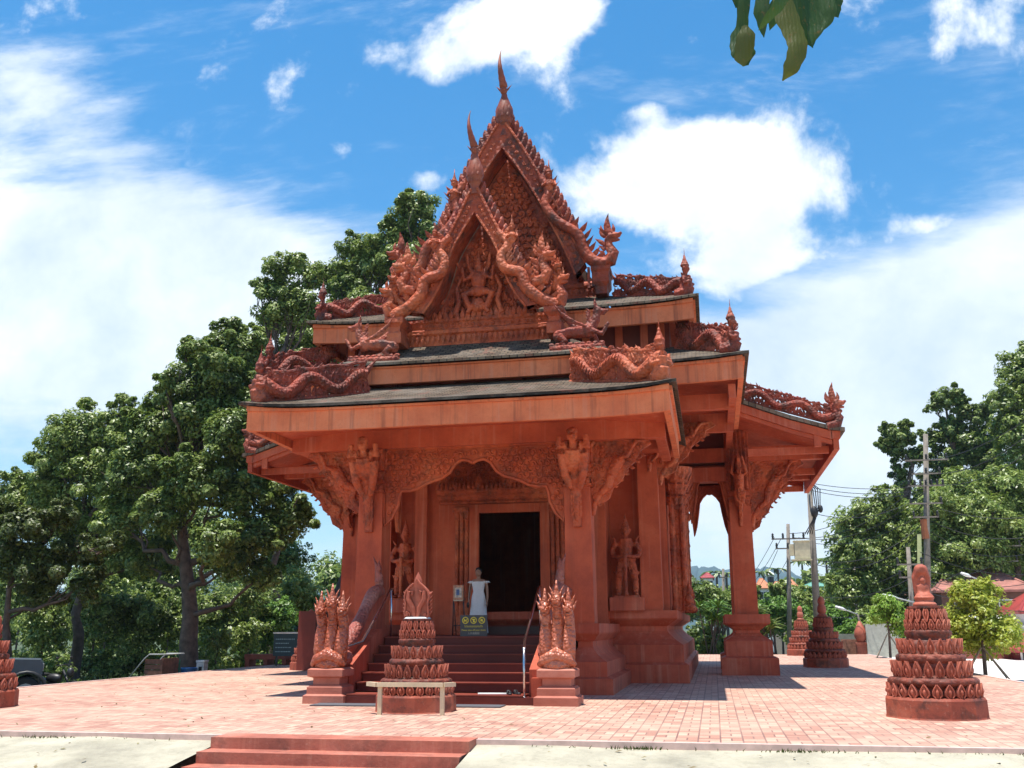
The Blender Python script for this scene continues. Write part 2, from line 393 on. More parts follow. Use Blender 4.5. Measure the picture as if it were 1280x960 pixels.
# ground sheet reaching the horizon, gently rolling
def gz_(x, y):
    z = -.62
    if y > 60: z -= min(2.6, (y-60)*.03)
    return z
xs = sorted(set([-3900,-1500,-600,-250,-120] + list(range(-80, 81, 4)) + [120,250,600,1500,3900]))
ys = sorted(set([-400,-100,-40] + list(range(-20, 121, 4)) + [160,220,300,450,800,1500,3400]))
vs = [(x, y, gz_(x, y) + (.0 if abs(x) < 10 and y < 50 else .05*sin(x*.7)*cos(y*.6))) for y in ys for x in xs]; nx = len(xs)
mb = MB(); mb.add(vs, [(j*nx+i, j*nx+i+1, (j+1)*nx+i+1, (j+1)*nx+i) for j in range(len(ys)-1) for i in range(nx-1)])
struct('ground', mb, GRND, True)
# concrete apron sloping from the platform kerb down to the viewer
mb = MB(); nxa = 60; rows = [(PY0-.09, -.05), (PY0-.4, -.09), (PY0-1.0, -.17), (PY0-1.9, -.30), (PY0-3.2, -.42), (PY0-6, -.47), (-8, -.5), (-30, -.55)]
def apron(x0, x1, n):
    vs = []
    for Y, Z in rows:
        for i in range(n+1): x = x0+(x1-x0)*i/n; vs.append((x, Y, Z + .012*sin(x*1.3+Y) + .01*sin(x*3.1)))
    mb.add(vs, [(j*(n+1)+i, (j+1)*(n+1)+i, (j+1)*(n+1)+i+1, j*(n+1)+i+1) for j in range(len(rows)-1) for i in range(n)])
apron(-30, -5.87, 30); apron(-2.74, 25, 30)
mb2 = MB(); mb2.M = None
mb.add([(-5.87, PY0-1.2, -.40), (-2.74, PY0-1.2, -.40), (-2.74, -30, -.55), (-5.87, -30, -.55)], [(0,1,2,3)])
struct('concrete_apron', mb, CONC)
STEPM = m_red('worn_red_steps', a=(.44,.14,.09), d=(.30,.09,.06), l=(.58,.25,.18), mold=.4, moldsc=2.2, streak=.2)
mb = MB()
for i in range(4):
    mb.box(-5.86-.0*i, -2.74-.03*i, PY0-.42-.32*i, PY0+.01 if i == 0 else PY0-.419-.32*(i-1), -.6, .022-.125*i)
for x in (-6.42, -2.8):
    pass
struct('platform_steps', mb, STEPM)
# pale forecourt and road to the right and behind
mb = MB(); mb.box(PX1+.13, 46, 12, 56, -.5, -.16); struct('forecourt_pavement', mb, m_plain('pale_forecourt', (.66,.62,.56), .85, var=.12, scale=1.5))
mb = MB(); mb.box(-16, 60, 58, 66, -.58, -.5); struct('road', mb, m_plain('asphalt', (.06,.06,.06), .9, var=.2))
# grass tufts along the kerb (countless)
mb = MB()
for i in range(420):
    cx = random.choice([random.uniform(-15,-6.5), random.uniform(-2.6, 6.3), random.gauss(-8.2,.25), random.gauss(.9,.3), random.gauss(-.9,.15), random.gauss(3.3,.4), random.gauss(5.2,.5)])
    mb.flame((cx, PY0-.11+random.uniform(-.06,.0), -.06), (random.uniform(-.6,.6), random.uniform(-.5,.1), 1), (1,0,0), random.uniform(.02,.055), .012, .004, random.uniform(-.8,.8))
o = mb.build('kerb_grass', LF_O); o['kind'] = 'stuff'
# hills
def ridge(name, pts, Y, depth, mat, base=-3, seed=1, rough=1.0):
    rnd = random.Random(seed); vs = []; n = len(pts)
    tops = [at(x, y, Y) for x, y in pts]; fine = []
    for i in range(n-1):
        for k in range(8):
            t = k/8; t2 = t*t*(3-2*t); p = tops[i].lerp(tops[i+1], t); p.z = tops[i].z + (tops[i+1].z-tops[i].z)*t2 + rnd.gauss(0, rough); fine.append(p)
    m_ = len(fine); prof = [(-1, 0), (-.6, .45), (-.3, .8), (0, 1), (.4, .7), (1, 0)]
    for d, h in prof:
        for p in fine: vs.append((p.x + rnd.gauss(0, rough*2), Y + d*depth + rnd.gauss(0, rough*3), base + (p.z-base)*h))
    mb = MB(); mb.add(vs, [(j*m_+i, j*m_+i+1, (j+1)*m_+i+1, (j+1)*m_+i) for j in range(len(prof)-1) for i in range(m_-1)])
    return struct(name, mb, mat, True)
HILLM = m_plain('forested_hill', (.022,.055,.045), .95, var=.35, scale=.02)  # base tinted blue-green, part of the distance haze put into the colour
ridge('hills', [(-900,740),(-500,700),(-200,725),(100,735),(300,718),(420,730),(560,728),(700,735),(800,716),(850,706),(880,708),(930,712),(965,709),(1010,722),(1080,728),(1200,735),(1400,700),(1700,730),(2100,740)], 2400, 700, HILLM, rough=2)
# ------------------------------------------------------------------ temple
C = -4.78
def X(o): return C + o
T = empty('temple', (C, 29.5, 0), 'large red ornate temple pavilion with tiered roofs, carved gables and two horn spires', 'temple')
def part(mb, name, mat, parent=None, smooth=False, angle=None): return mb.build(name, mat, parent or T, smooth, angle=angle)
# plinths: profile (outset from base rectangle shrunk by .6)
PR1 = [(0,0),(0,.29),(-.04,.30),(-.12,.33),(-.12,.60),(-.16,.62),(-.30,.72),(-.40,.84),(-.42,.88),(-.42,.98),(-.38,1.0),(-.28,1.12),(-.27,1.15),(-.27,1.32)]
PR2 = [(0,0),(0,.40),(-.03,.42),(-.11,.46),(-.11,.84),(-.14,.86),(-.30,.97),(-.44,1.10),(-.48,1.16),(-.48,1.26),(-.42,1.30),(-.24,1.42),(-.22,1.45),(-.22,1.62)]
for s in (-1, 1):
    mb = MB(); mb.rect(X(s*2.85), X(s*1.72), 19.02, 24, PR1); part(mb, 'porch_plinth', REDP)
mb = MB(); mb.rect(X(-4.17), X(4.17), 23.15, 35.9, PR2); part(mb, 'hall_plinth', REDP)
mb = MB(); mb.box(X(-1.98), X(1.98), 19.0, 23.75, .3, 1.088); mb.box(X(-.98), X(.98), 23.27, 24.3, 1.09, 1.30); part(mb, 'porch_floor', GRAN)
# door threshold strip
# staircase
mb = MB(); me_ = MB()
for i in range(7):
    z = .155*(i+1); y0 = 16.95+.3*i if i else 16.45
    mb.box(X(-1.6), X(1.6), y0, 18.999, z-.155 if i else 0, z-.021); me_.box(X(-1.62), X(1.62), y0-.02, 18.998 if i == 6 else y0+.3 if i else 16.95, z-.02, z+.001)
mb.box(X(-2.05), X(2.05), 16.40, 16.9, .0, .12)
o = part(mb, 'staircase', GRAN); part(me_, 'step_tread', GREDG if 0 else m_red('granite_tread', a=(.22,.045,.028), d=(.16,.03,.02), l=(.3,.08,.055), rough=.5, spec=.25), o)
for s in (-1, 1):
    mb = MB(); fn = lambda a, b, d: V((X(s*d), a, b))
    mb.prism([(16.92,0),(19.0,0),(19.0,1.24),(18.5,1.24),(16.92,.55)], fn, 1.63, 2.0); mb.box(X(s*1.7), X(s*2.04), 16.7, 16.93, 0, .42)
    part(mb, 'stair_cheek', REDP)
# hall body with a real door opening
mb = MB(); zt = 8.3
mb.box(X(-3.2), X(-1.3), 24.1, 24.4, 1.3, zt); mb.box(X(1.3), X(3.2), 24.1, 24.4, 1.3, zt); mb.box(X(-1.3), X(1.3), 24.1, 24.4, 4.2, zt)
mb.box(X(-3.75), X(-3.45), 24.4, 35, 1.3, zt); mb.box(X(3.45), X(3.75), 24.4, 35, 1.3, zt); mb.box(X(-3.45), X(3.45), 34.7, 35, 1.3, zt)
mb.box(X(-3.45), X(-3.2), 24.15, 24.4, 1.3, zt); mb.box(X(3.2), X(3.45), 24.15, 24.4, 1.3, zt)
mb.box(X(-3.4), X(3.4), 24.4, 34.7, 8.0, 8.1)
part(mb, 'wall', RED)
# vestibule walls either side of the doorway at Y 23.2
mb = MB()
for s in (-1, 1):
    mb.box(X(s*1.0), X(s*2.06), 23.22, 23.5, 1.09, 5.6); mb.box(X(s*1.95), X(s*2.06), 23.501, 24.09, 1.09, 5.6); mb.box(X(s*2.06), X(s*2.36), 23.05, 24.09, 1.09, 5.4)
mb.box(X(-1.0), X(1.0), 23.24, 24.09, 4.2, 5.6)
part(mb, 'vestibule_wall', RED)
mb = MB()
for s in (-1, 1): mb.box(X(s*.765), X(s*1.0), 23.16, 23.26, 1.09, 4.2)
mb.box(X(-.76), X(.76), 23.16, 23.26, 3.99, 4.2)
part(mb, 'door_frame', RED)
mb = MB(); mb.box(X(-.75), X(.75), 23.0, 23.14, 1.091, 1.27); part(mb, 'door_sill', m_plain('stone_sill', (.07,.03,.02), .6))
# carved door surround: cluster pilasters, entablature, small pediment
def carve(mb, inside, a0, a1, b0, b1, step, fn, u, w_, th, seed=1, rr=.5):
    rnd = random.Random(seed); a = a0; row = 0
    b = b0
    while b < b1:
        a = a0 + (step/2 if row % 2 else 0)
        while a < a1:
            q = a + rnd.uniform(-.15,.15)*step; p = b + rnd.uniform(-.15,.15)*step
            if inside(q, p):
                mb.scroll(fn(q, p), u, w_, step*rr*rnd.uniform(.8,1.15), th, 1.15, rnd.uniform(0, 6.28), rnd.choice((1,-1)), 10)
                if rnd.random() < .7:
                    an = rnd.uniform(0, 6.28); d = nrm(V(u)*cos(an)+V(w_)*sin(an)); l = nrm(V(u)*-sin(an)+V(w_)*cos(an))
                    q2, p2 = q+step*.5*cos(an), p+step*.5*sin(an)
                    if inside(q2+.1*cos(an), p2+.1*sin(an)): mb.flame(fn(q2, p2), d, l, step*.55, step*.28, th*2, rnd.choice((.5,-.5)))
            a += step
        b += step*.87; row += 1
for s in (-1, 1):
    mb = MB()
    for k, xo in enumerate((1.07, 1.19, 1.31)):
        mb.lathe([(.075,0),(.075,.25),(.05,.3),(.05,1.2),(.065,1.23),(.05,1.26),(.05,2.3),(.07,2.34),(.055,2.38),(.085,2.55)], (X(s*xo), 23.17, 1.5), 8)
    mb.box(X(s*1.01), X(s*1.38), 23.06, 23.22, 1.09, 1.5); mb.box(X(s*1.0), X(s*1.4), 23.03, 23.2, 4.02, 4.12)
    part(mb, 'door_pilaster', CARV)
mb = MB()
mb.rect(X(-1.75), X(1.75), 23.12, 23.3, [(0,4.22),(.03,4.26),(.0,4.32),(.05,4.4),(.05,4.46),(.09,4.52),(.09,4.57)])
x = -1.8
while x < 1.8:
    mb.flame((X(x), 23.05, 4.57), (0,0,1), (1,0,0), .2, .1, .05, 0); x += .115
for xc, h, wd in ((-.0, .78, .5), (-.75, .38, .26), (.75, .38, .26), (-1.35, .3, .2), (1.35, .3, .2)):
    mb.flame((X(xc), 23.08, 4.6), (0,0,1), (1,0,0), h, wd, .16, 0)
    mb.flame((X(xc), 23.0, 4.62), (0,0,1), (1,0,0), h*.62, wd*.55, .12, 0)
carve(mb, lambda a, b: True, -1.7, 1.7, 4.7, 5.25, .2, lambda a, b: V((X(a), 23.18, b)), (1,0,0), (0,0,1), .022, 3)
part(mb, 'door_lintel', CARV)
# columns
def capital(mb, xc, yc, z0, h, hw):
    mb.rect(xc-hw, xc+hw, yc-hw, yc+hw, [(-.02,z0),(.04,z0+.03),(.04,z0+.08),(.01,z0+.1),(.01,z0+.2),(.05,z0+.23),(.05,z0+.28),(.02,z0+.32),(.02,z0+.42),(.06,z0+.46),(.03,z0+.5),(.03,z0+h)])
    for i in range(4):
        ax = (1,0,0) if i % 2 == 0 else (0,1,0); nx_, ny_ = ((0,-1),(1,0),(0,1),(-1,0))[i]
        for k in range(5):
            o = (k-2)*hw*.42
            px_, py_ = xc + nx_*(hw+.04) + ax[0]*o, yc + ny_*(hw+.04) + ax[1]*o
            mb.flame((px_, py_, z0+.18), (nx_*.1, ny_*.1, -1), ax, .17, hw*.38, .03, 0)
            mb.tube([(px_, py_, z0+.5), (px_+nx_*.0, py_+ny_*.0, z0+h-.1), (px_+nx_*.05, py_+ny_*.05, z0+h)], [.035,.035,.05], 5)
def column(xc, yc, z0, z1, hw0, hw1, zc=None):
    mb = MB(); n = 6
    mb.rect(xc, xc, yc, yc, [(hw0+(hw1-hw0)*i/n, z0+(z1-z0)*i/n) for i in range(n+1)])
    o = part(mb, 'column', RED)
    if zc: cb = MB(); capital(cb, xc, yc, zc, z1-zc, hw1); part(cb, 'capital', CARV, o)
    return o
for s in (-1, 1):
    column(X(s*2.2), 19.62, 1.32, 4.96, .285, .25, 4.0)
    column(X(s*3.37), 23.75, 1.62, 6.3, .25, .235)
    for yy in (27.7, 31.7):
        mb = MB(); mb.rect(X(s*5.65)-.74, X(s*5.65)+.74, yy-.72, yy+.72, [(0,0),(0,.43),(-.03,.45),(-.13,.48),(-.13,.86),(-.17,.9),(-.34,1.0),(-.42,1.08),(-.42,1.14),(-.30,1.24),(-.17,1.3),(-.15,1.33),(-.15,1.56)])
        part(mb, 'column_plinth', REDP)
        column(X(s*5.65), yy, 1.56, 7.2 if yy < 29 else 6.2, .31, .26, 4.45)
# clustered round columns on the flanks
for s in (-1, 1):
    for yy in (24.75, 26.6, 28.8):
        mb = MB()
        for dx, dy, r in ((0,0,.13),(.13,-.12,.08),(.13,.13,.08),(-.12,-.15,.08)):
            pr = [(r*1.3,0),(r*1.3,.1),(r,.16)]
            z = .3
            while z < 2.6: pr += [(r*.92,z),(r*.92,z+.3),(r*1.12,z+.33),(r*1.12,z+.37)]; z += .42
            mb.lathe(pr, (X(s*4.0)+s*dx, yy+dy, 1.62), 9)
        mb.lathe([(.2,2.5),(.16,2.6),(.3,2.8),(.22,2.86),(.36,3.1),(.28,3.15),(.42,3.4),(.44,3.55)], (X(s*4.0), yy, 1.62), 10)
        for k in range(12):
            a = 2*pi*k/12
            for zz, rr in ((2.62,.22),(2.95,.28),(3.22,.34)):
                mb.flame((X(s*4.0)+rr*cos(a), yy+rr*sin(a), 1.62+zz), (cos(a)*.5, sin(a)*.5, 1), (-sin(a), cos(a), 0), .26, .12, .05, .3)
        for k in (-1, 1): # kneeling figures at the foot
            yb = yy + k*.18
            mb.ell((X(s*4.22), yb, 1.72), (.13,.12,.1)); mb.ell((X(s*4.2), yb, 1.9), (.09,.08,.14)); mb.ell((X(s*4.22), yb, 2.08), .065, 8, 6)
            mb.lathe([(.06,0),(.045,.05),(.05,.07),(.02,.14),(.005,.22)], (X(s*4.22), yb, 2.12), 8)
        part(mb, 'clustered_column', CARVM if 0 else CARV, smooth=True, angle=35)
# beams
mb = MB()
mb.box(X(-4.02), X(4.02), 19.32, 19.62, 4.965, 5.5)
for s in (-1, 1):
    mb.box(X(s*2.1), X(s*2.32), 19.63, 24, 4.97, 5.42)
    mb.box(X(s*3.80), X(s*4.0), 19.63, 22.4, 4.98, 5.3)
mb.box(X(-4.2), X(-2.36), 23.5, 23.8, 5.32, 5.75); mb.box(X(2.36), X(4.2), 23.5, 23.8, 5.32, 5.75)
for s in (-1, 1):
    mb.box(X(s*5.40), X(s*5.88), 27.55, 27.85, 5.86, 6.25) if 0 else None
    mb.box(X(s*3.76), X(s*8.0), 27.56, 27.82, 5.75, 6.15); mb.box(X(s*3.76), X(s*8.0), 31.56, 31.82, 5.75, 6.15)
    mb.box(X(s*5.53), X(s*5.75), 27.83, 31.55, 5.5, 5.9); mb.box(X(s*3.76), X(s*5.38), 27.5, 27.9, 5.2, 5.6)
    mb.box(X(s*3.6), X(s*5.5), 23.81, 24.02, 5.9, 6.35); mb.box(X(s*5.36), X(s*5.52), 21.1, 27.4, 6.1, 6.42)
    mb.box(X(s*2.4), X(s*5.5), 21.9, 22.1, 6.05, 6.4)
    for yy in (25.9, 29.6, 33.4): mb.box(X(s*5.9), X(s*7.95), yy, yy+.14, 5.62, 5.8)
part(mb, 'beam', RED)
# ------- skirt roofs
def skirt(xo, yf, yb, zb, zt, xi, yi, zi, fh, name, dep=.1, ret=None, up=.12, overt=.14, back=False, sides=(-1,1), tile_h=.055):
    """front skirt roof: eave rectangle half width xo at front yf, side eaves back to yb; rises to xi, yi, zi"""
    root_mb = MB(); n = 16
    # tiles (top surface with thickness), corners kicked up
    def eave(t): return up*abs(t)**6
    vs = []; row = []
    K = 5
    for k in range(K+1):
        q = k/K
        for i in range(n+1):
            t = -1+2*i/n
            vs.append((X(t*(xo+overt+(xi-xo-overt)*q)), yf-overt+(yi-yf+overt)*q, zt+.02 + (zi-zt-.02)*(q**1.15) + eave(t)*(1-q)))
    m_ = n+1; fs = [(k*m_+i, k*m_+i+1, (k+1)*m_+i+1, (k+1)*m_+i) for k in range(K) for i in range(n)]
    root_mb.add(vs, fs)
    for s in sides:
        vs = []
        for k in range(K+1):
            q = k/K
            for y in (0, 1):
                xx = xo+overt+(xi-xo-overt)*q; yy = (yf-overt+(yi-yf+overt)*q) if y == 0 else yb
                vs.append((X(s*xx), yy, zt+.02+(zi-zt-.02)*(q**1.15)+(eave(1)*(1-q) if y == 0 else 0)))
        root_mb.add(vs, [(2*k, 2*k+1, 2*k+3, 2*k+2) for k in range(K)])
    # give the tiles thickness
    top = len(root_mb.v)
    allv = [(a, b, c-tile_h) for a, b, c in root_mb.v]; allf = [tuple(reversed(f)) for f in root_mb.f]
    root_mb.add(allv, allf)
    # eave edge band
    for i in range(n):
        a, b = root_mb.v[i], root_mb.v[i+1]
        root_mb.add([a, b, (b[0], b[1], b[2]-tile_h), (a[0], a[1], a[2]-tile_h)], [(0,1,2,3)])
    for s in sides:
        a = (X(s*(xo+overt)), yf-overt, zt+.02+up); b = (X(s*(xo+overt)), yb, zt+.02)
        root_mb.add([a, b, (b[0],b[1],b[2]-tile_h), (a[0],a[1],a[2]-tile_h)], [(0,1,2,3)])
    r = part(root_mb, 'roof', TILE)
    # fascia boards
    fb = MB(); k = 20
    for z0, z1, yo, in ((zb, zb+(zt-zb)*.80, 0), (zb+(zt-zb)*.80+.003, zt-.05, -.05)):
        vs = []
        for i in range(k+1):
            t = -1+2*i/k; e = eave(t); e0 = e*.55
            vs += [(X(t*xo), yf+yo, z0+e0), (X(t*xo), yf+dep, z0+e0), (X(t*xo), yf+dep, z1+e), (X(t*xo), yf+yo, z1+e)]
        fs = []
        for i in range(k):
            for j in range(4): a = i*4+j; b = i*4+(j+1) % 4; fs.append((a, b, b+4, a+4))
        fs += [(0,1,2,3), (4*k+3, 4*k+2, 4*k+1, 4*k)]
        fb.add(vs, fs)
    rb = ret or yb
    for s in sides:
        for z0, z1, xe in ((zb, zb+(zt-zb)*.8, 0), (zb+(zt-zb)*.8+.003, zt-.05, .05)):
            y0 = yf+dep+.003; e = up
            x0, x1 = X(s*(xo-.12)), X(s*(xo+xe))
            fb.add([(x0,y0,z0+e*.55),(x1,y0,z0+e*.55),(x1,rb,z0),(x0,rb,z0),(x0,y0,z1+e),(x1,y0,z1+e),(x1,rb,z1),(x0,rb,z1)],
                   [(0,3,2,1),(4,5,6,7),(0,1,5,4),(1,2,6,5),(2,3,7,6),(3,0,4,7)])
    part(fb, 'fascia', FASC, r)
    # soffit
    sb = MB(); sb.add([(X(-xo+.13), yf+dep+.01, zb+.2), (X(xo-.13), yf+dep+.01, zb+.2), (X(xi), yi, zb+.34), (X(-xi), yi, zb+.34)], [(0,1,2,3)])
    for s in sides: sb.add([(X(s*(xo-.13)), yf+dep+.01, zb+.2), (X(s*(xo-.13)), yb, zb+.2), (X(s*xi), yb, zb+.34), (X(s*xi), yi, zb+.34)], [(0,1,2,3)])
    part(sb, 'soffit', RED, r)
    return r
R1 = skirt(4.2, 17.5, 24.0, 5.04, 5.53, 2.62, 19.5, 6.36, .4, 'porch', ret=22.4)
R2 = skirt(2.78, 19.2, 23.4, 6.36, 6.78, 1.95, 20.05, 7.42, .36, 'porch upper', up=.05)
R3 = skirt(4.70, 21.7, 37.0, 8.12, 8.60, 2.6, 22.95, 9.32, .4, 'hall', ret=37)
# corner roofs of the hall, mid tier
R4 = skirt(5.70, 20.85, 26.6, 6.42, 6.92, 4.15, 22.5, 7.75, .4, 'corner', ret=26.3)
# walls closing the gaps between the tiers
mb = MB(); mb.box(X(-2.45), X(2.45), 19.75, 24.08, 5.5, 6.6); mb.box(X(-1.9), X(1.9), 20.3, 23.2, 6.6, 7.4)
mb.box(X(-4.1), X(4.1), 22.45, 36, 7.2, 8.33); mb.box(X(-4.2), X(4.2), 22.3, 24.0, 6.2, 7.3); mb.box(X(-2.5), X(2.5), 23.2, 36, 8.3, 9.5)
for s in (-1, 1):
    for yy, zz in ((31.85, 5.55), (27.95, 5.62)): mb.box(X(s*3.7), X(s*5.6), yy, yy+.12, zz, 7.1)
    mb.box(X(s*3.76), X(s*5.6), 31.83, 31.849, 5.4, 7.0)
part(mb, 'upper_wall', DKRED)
for x in (-3.9,-3.0,-2.1,2.1,2.9,3.5,3.9): mb = MB(); mb.box(X(x)-.09, X(x)+.09, 22.3, 22.44, 7.3, 8.3); part(mb, 'strut', RED)
for a, b in ((-.75,-.45),(.75,1.05),(1.8,2.05),(-2.05,-1.8)): mb = MB(); mb.box(X(a), X(b), 19.55, 19.74, 6.0, 6.5); part(mb, 'strut', DKRED)
# side arm roofs: shed slopes falling outwards
for s in (-1, 1):
    mb = MB(); pro = [(3.6,7.75),(4.6,7.4),(5.75,7.05),(7.0,6.55),(8.0,6.22),(8.32,6.17)]
    Y0, Y1 = 25.35, 34.0
    vs = []
    for o_, z in pro: vs += [(X(s*o_), Y0, z), (X(s*o_), Y1, z), (X(s*o_), Y1, z-.1), (X(s*o_), Y0, z-.1)]
    fs = []
    for i in range(len(pro)-1):
        for j in range(4): a = i*4+j; b = i*4+(j+1) % 4; fs.append((a, b, b+4, a+4))
    fs += [(0,1,2,3), (23,22,21,20)]
    mb.add(vs, fs); r = part(mb, 'roof', TILE)
    fb = MB()
    fb.box(X(s*8.02), X(s*8.16), Y0+.1, Y1, 5.62, 6.06); fb.box(X(s*8.0), X(s*8.22), Y0+.1, Y1, 6.065, 6.12)
    for k, (o0, z0) in enumerate(pro[:-2]):   # raking boards at both ends
        o1, z1 = pro[k+1]
        for yy in (Y0+.06, Y1-.2):
            for t0, t1, dd in ((-.12,-.34,0), (-.345,-.46,.05)):
                a = [(X(s*o0), yy+dd, z0+t1), (X(s*o1), yy+dd, z1+t1), (X(s*o1), yy+dd, z1+t0), (X(s*o0), yy+dd, z0+t0)]
                fb.add(a + [(p[0], p[1]+.12, p[2]) for p in a], [(0,1,2,3),(7,6,5,4),(0,4,5,1),(1,5,6,2),(2,6,7,3),(3,7,4,0)])
    for yy in (Y0+.08,): fb.box(X(s*7.55), X(s*7.72), yy, yy+.16, 5.72, 6.2); fb.box(X(s*7.98), X(s*8.2), yy-.02, yy+.1, 5.9, 6.1)
    part(fb, 'fascia', RED, r)
    sb = MB(); sb.add([(X(s*3.8), Y0+.2, 7.2), (X(s*8.0), Y0+.2, 5.98), (X(s*8.0), Y1-.1, 5.98), (X(s*3.8), Y1-.1, 7.2)], [(0,1,2,3)]); part(sb, 'soffit', RED, r)
# upper main roof and porch gable roofs (steep)
def gable_roof(prof, y0, y1, th=.12):
    mb = MB()
    for s in (-1, 1):
        vs = []
        for o_, z in prof: vs += [(X(s*o_), y0, z), (X(s*o_), y1, z), (X(s*(o_-th)) if o_ > th else X(0), y1, z-th), (X(s*(o_-th)) if o_ > th else X(0), y0, z-th)]
        fs = []
        for i in range(len(prof)-1):
            for j in range(4): a = i*4+j; b = i*4+(j+1) % 4; fs.append((a, b, b+4, a+4))
        mb.add(vs, fs)
    return part(mb, 'gable_roof', TILE)
P1 = [(0,10.85),(.2,10.45),(.5,9.85),(.78,9.2),(1.05,8.65),(1.35,8.25),(1.7,7.9),(1.9,7.6)]
P2 = [(0,14.1),(.2,13.9),(.58,13.25),(1.02,12.4),(1.45,11.45),(1.85,10.6),(2.3,9.95),(2.6,9.45)]
gable_roof([(o_*.97, z-.10) for o_, z in P1], 20.2, 23.1); gable_roof([(o_*.97, z-.12) for o_, z in P2], 23.2, 36.8)
# ------- gables
def resample(poly, n):
    L = [0]
    for a, b in zip(poly, poly[1:]): L.append(L[-1]+sqrt((a[0]-b[0])**2+(a[1]-b[1])**2))
    out = []
    for i in range(n+1):
        d = L[-1]*i/n; j = 0
        while j < len(L)-2 and L[j+1] < d: j += 1
        t = (d-L[j])/(L[j+1]-L[j]) if L[j+1] > L[j] else 0
        out.append((poly[j][0]+(poly[j+1][0]-poly[j][0])*t, poly[j][1]+(poly[j+1][1]-poly[j][1])*t))
    return out
def gable(out, inn, y0, y1, ped_y, base, nteeth, tooth, smat=GABM):
    """barge boards between an outer and inner profile, leaf teeth along the top, carved pediment inside"""
    g = MB()
    O = resample(out, 24); I = resample(inn, 24); 
    for s in (-1, 1):
        vs = []
        for (a, b), (c, d) in zip(O, I): vs += [(X(s*a), y0, b), (X(s*a), y1, b), (X(s*c), y1, d), (X(s*c), y0, d)]
        fs = []
        for i in range(24):
            for j in range(4): q = i*4+j; e = i*4+(j+1) % 4; fs.append((q, e, e+4, q+4))
        g.add(vs, fs)
        # deep reveal behind the inner edge
        vs = []
        for (c, d) in I: vs += [(X(s*c), y1, d), (X(s*(c+.02)), ped_y, d-.0), (X(s*(c+.14)), ped_y, d+.08), (X(s*(c+.14)), y1, d+.08)]
        g.add(vs, [(i*4+j, i*4+(j+1) % 4, i*4+(j+1) % 4+4, i*4+j+4) for i in range(24) for j in range(4)])
    b_ = part(g, 'barge_board', FASC if 0 else GABM)
    g = MB()
    for s in (-1, 1):
        mid = [((a+c)/2, (b+d)/2) for (a, b), (c, d) in zip(O, I)]
        g.tube([(X(s*a), y0-.02, b) for a, b in O[1:]], .035, 6); g.tube([(X(s*a), y0-.02, b) for a, b in I[1:]], .028, 6)
        for i in range(2, 24, 1):
            a, b = mid[i]; g.scroll((X(s*a), y0-.01, b), (1,0,0), (0,0,1), .06, .018, 1, i, s, 8)
    part(g, 'barge_carving', CARV, b_)
    for s in (-1, 1):
        g = MB(); T_ = resample(O, nteeth)
        for i in range(1, nteeth):
            (a, b), (a2, b2) = T_[i], T_[min(i+1, nteeth)]
            tx, tz = a2-a, b2-b; l = sqrt(tx*tx+tz*tz) or 1; tx /= l; tz /= l
            nx_, nz_ = -tz, tx                      # outward normal (right side)
            if nx_ < 0: nx_, nz_ = -nx_, -nz_
            up = V((s*.66, 0, .75)); la = V((s*.75, 0, -.66))
            g.flame((X(s*(a-.04*nx_)), (y0+y1)/2, b-.04*nz_), up, la, tooth*1.18, tooth*.66, .12, -.45, [(0,1),(.35,1),(.65,.92),(.88,.55),(1,.05)])
        part(g, 'leaf_tooth_row', CARVM, b_)
    # pediment panel
    p = MB(); poly = [(a, b) for a, b in I] + [(-a, b) for a, b in reversed(I[1:])]
    fn = lambda a, b, d: V((X(a), d, b))
    p.prism(poly, fn, ped_y, ped_y+.15); r = part(p, 'pediment', DKRED if 0 else GABM)
    zt_ = I[0][1]; 
    def inside(a, b):
        for k in range(len(I)-1):
            if I[k][1] >= b >= I[k+1][1]: return abs(a) < I[k][0] - .1
        return False
    return r, inside, I
O1 = [(0,10.98),(.08,10.85),(.40,10.14),(.66,9.62),(.88,9.12),(1.08,8.70),(1.36,8.32),(1.6,8.05)]
I1 = [(0,10.30),(.20,9.98),(.42,9.60),(.56,9.28),(.64,8.98),(.77,8.60),(.98,8.22),(1.16,7.98)]
r, ins, I = gable(O1, I1, 19.45, 19.72, 20.12, 8.0, 17, .27)
cm = MB(); fn = lambda a, b: V((X(a), 20.085, b))
carve(cm, ins, -1.2, 1.2, 8.1, 10.0, .17, fn, (1,0,0), (0,0,1), .026, 5)
part(cm, 'scroll_relief', CARVC, r)
# dancing deity group in the middle of the porch pediment
cm = MB(); b0 = V((X(-.02), 19.97, 8.05))
LK = [1.0]
def limb(mb, pts, r0, r1): r0 *= LK[0]; r1 *= LK[0]; mb.tube([V(p) for p in pts], [r0+(r1-r0)*i/(len(pts)-1) for i in range(len(pts))], 8)
def P(x, z, y=0): return V((b0.x+x*1.22, b0.y+y, b0.z+z*1.30))
cm.ell(P(0,.62), (.18,.13,.24)); cm.ell(P(0,.86), (.11,.1,.13)); cm.lathe([(.09,0),(.06,.07),(.07,.1),(.03,.2),(.01,.36)], P(0,.93), 8)
cm.ell(P(0,.42), (.17,.13,.13)); LK[0] = 1.5
for s in (-1,1):
    limb(cm, [P(s*.1,.74), P(s*.27,.62,-.05), P(s*.30,.86,-.08)], .045, .03); limb(cm, [P(s*.1,.74), P(s*.2,.9), P(s*.22,1.12)], .04, .025)
    limb(cm, [P(s*.08,.42), P(s*.27,.36,-.06), P(s*.15,.1,-.04), P(s*.2,.02,-.06)], .07, .035)
    limb(cm, [P(s*.45,.0), P(s*.36,.25), P(s*.42,.5), P(s*.3,.75), P(s*.42,.98)], .05, .02)
LK[0] = 1.0; cm.ell(P(0,.16,-.03), (.16,.12,.18)); cm.ell(P(0,.1,-.1), (.06,.06,.08))
o = cm.fuse('deity_relief', CARV, r, .018)
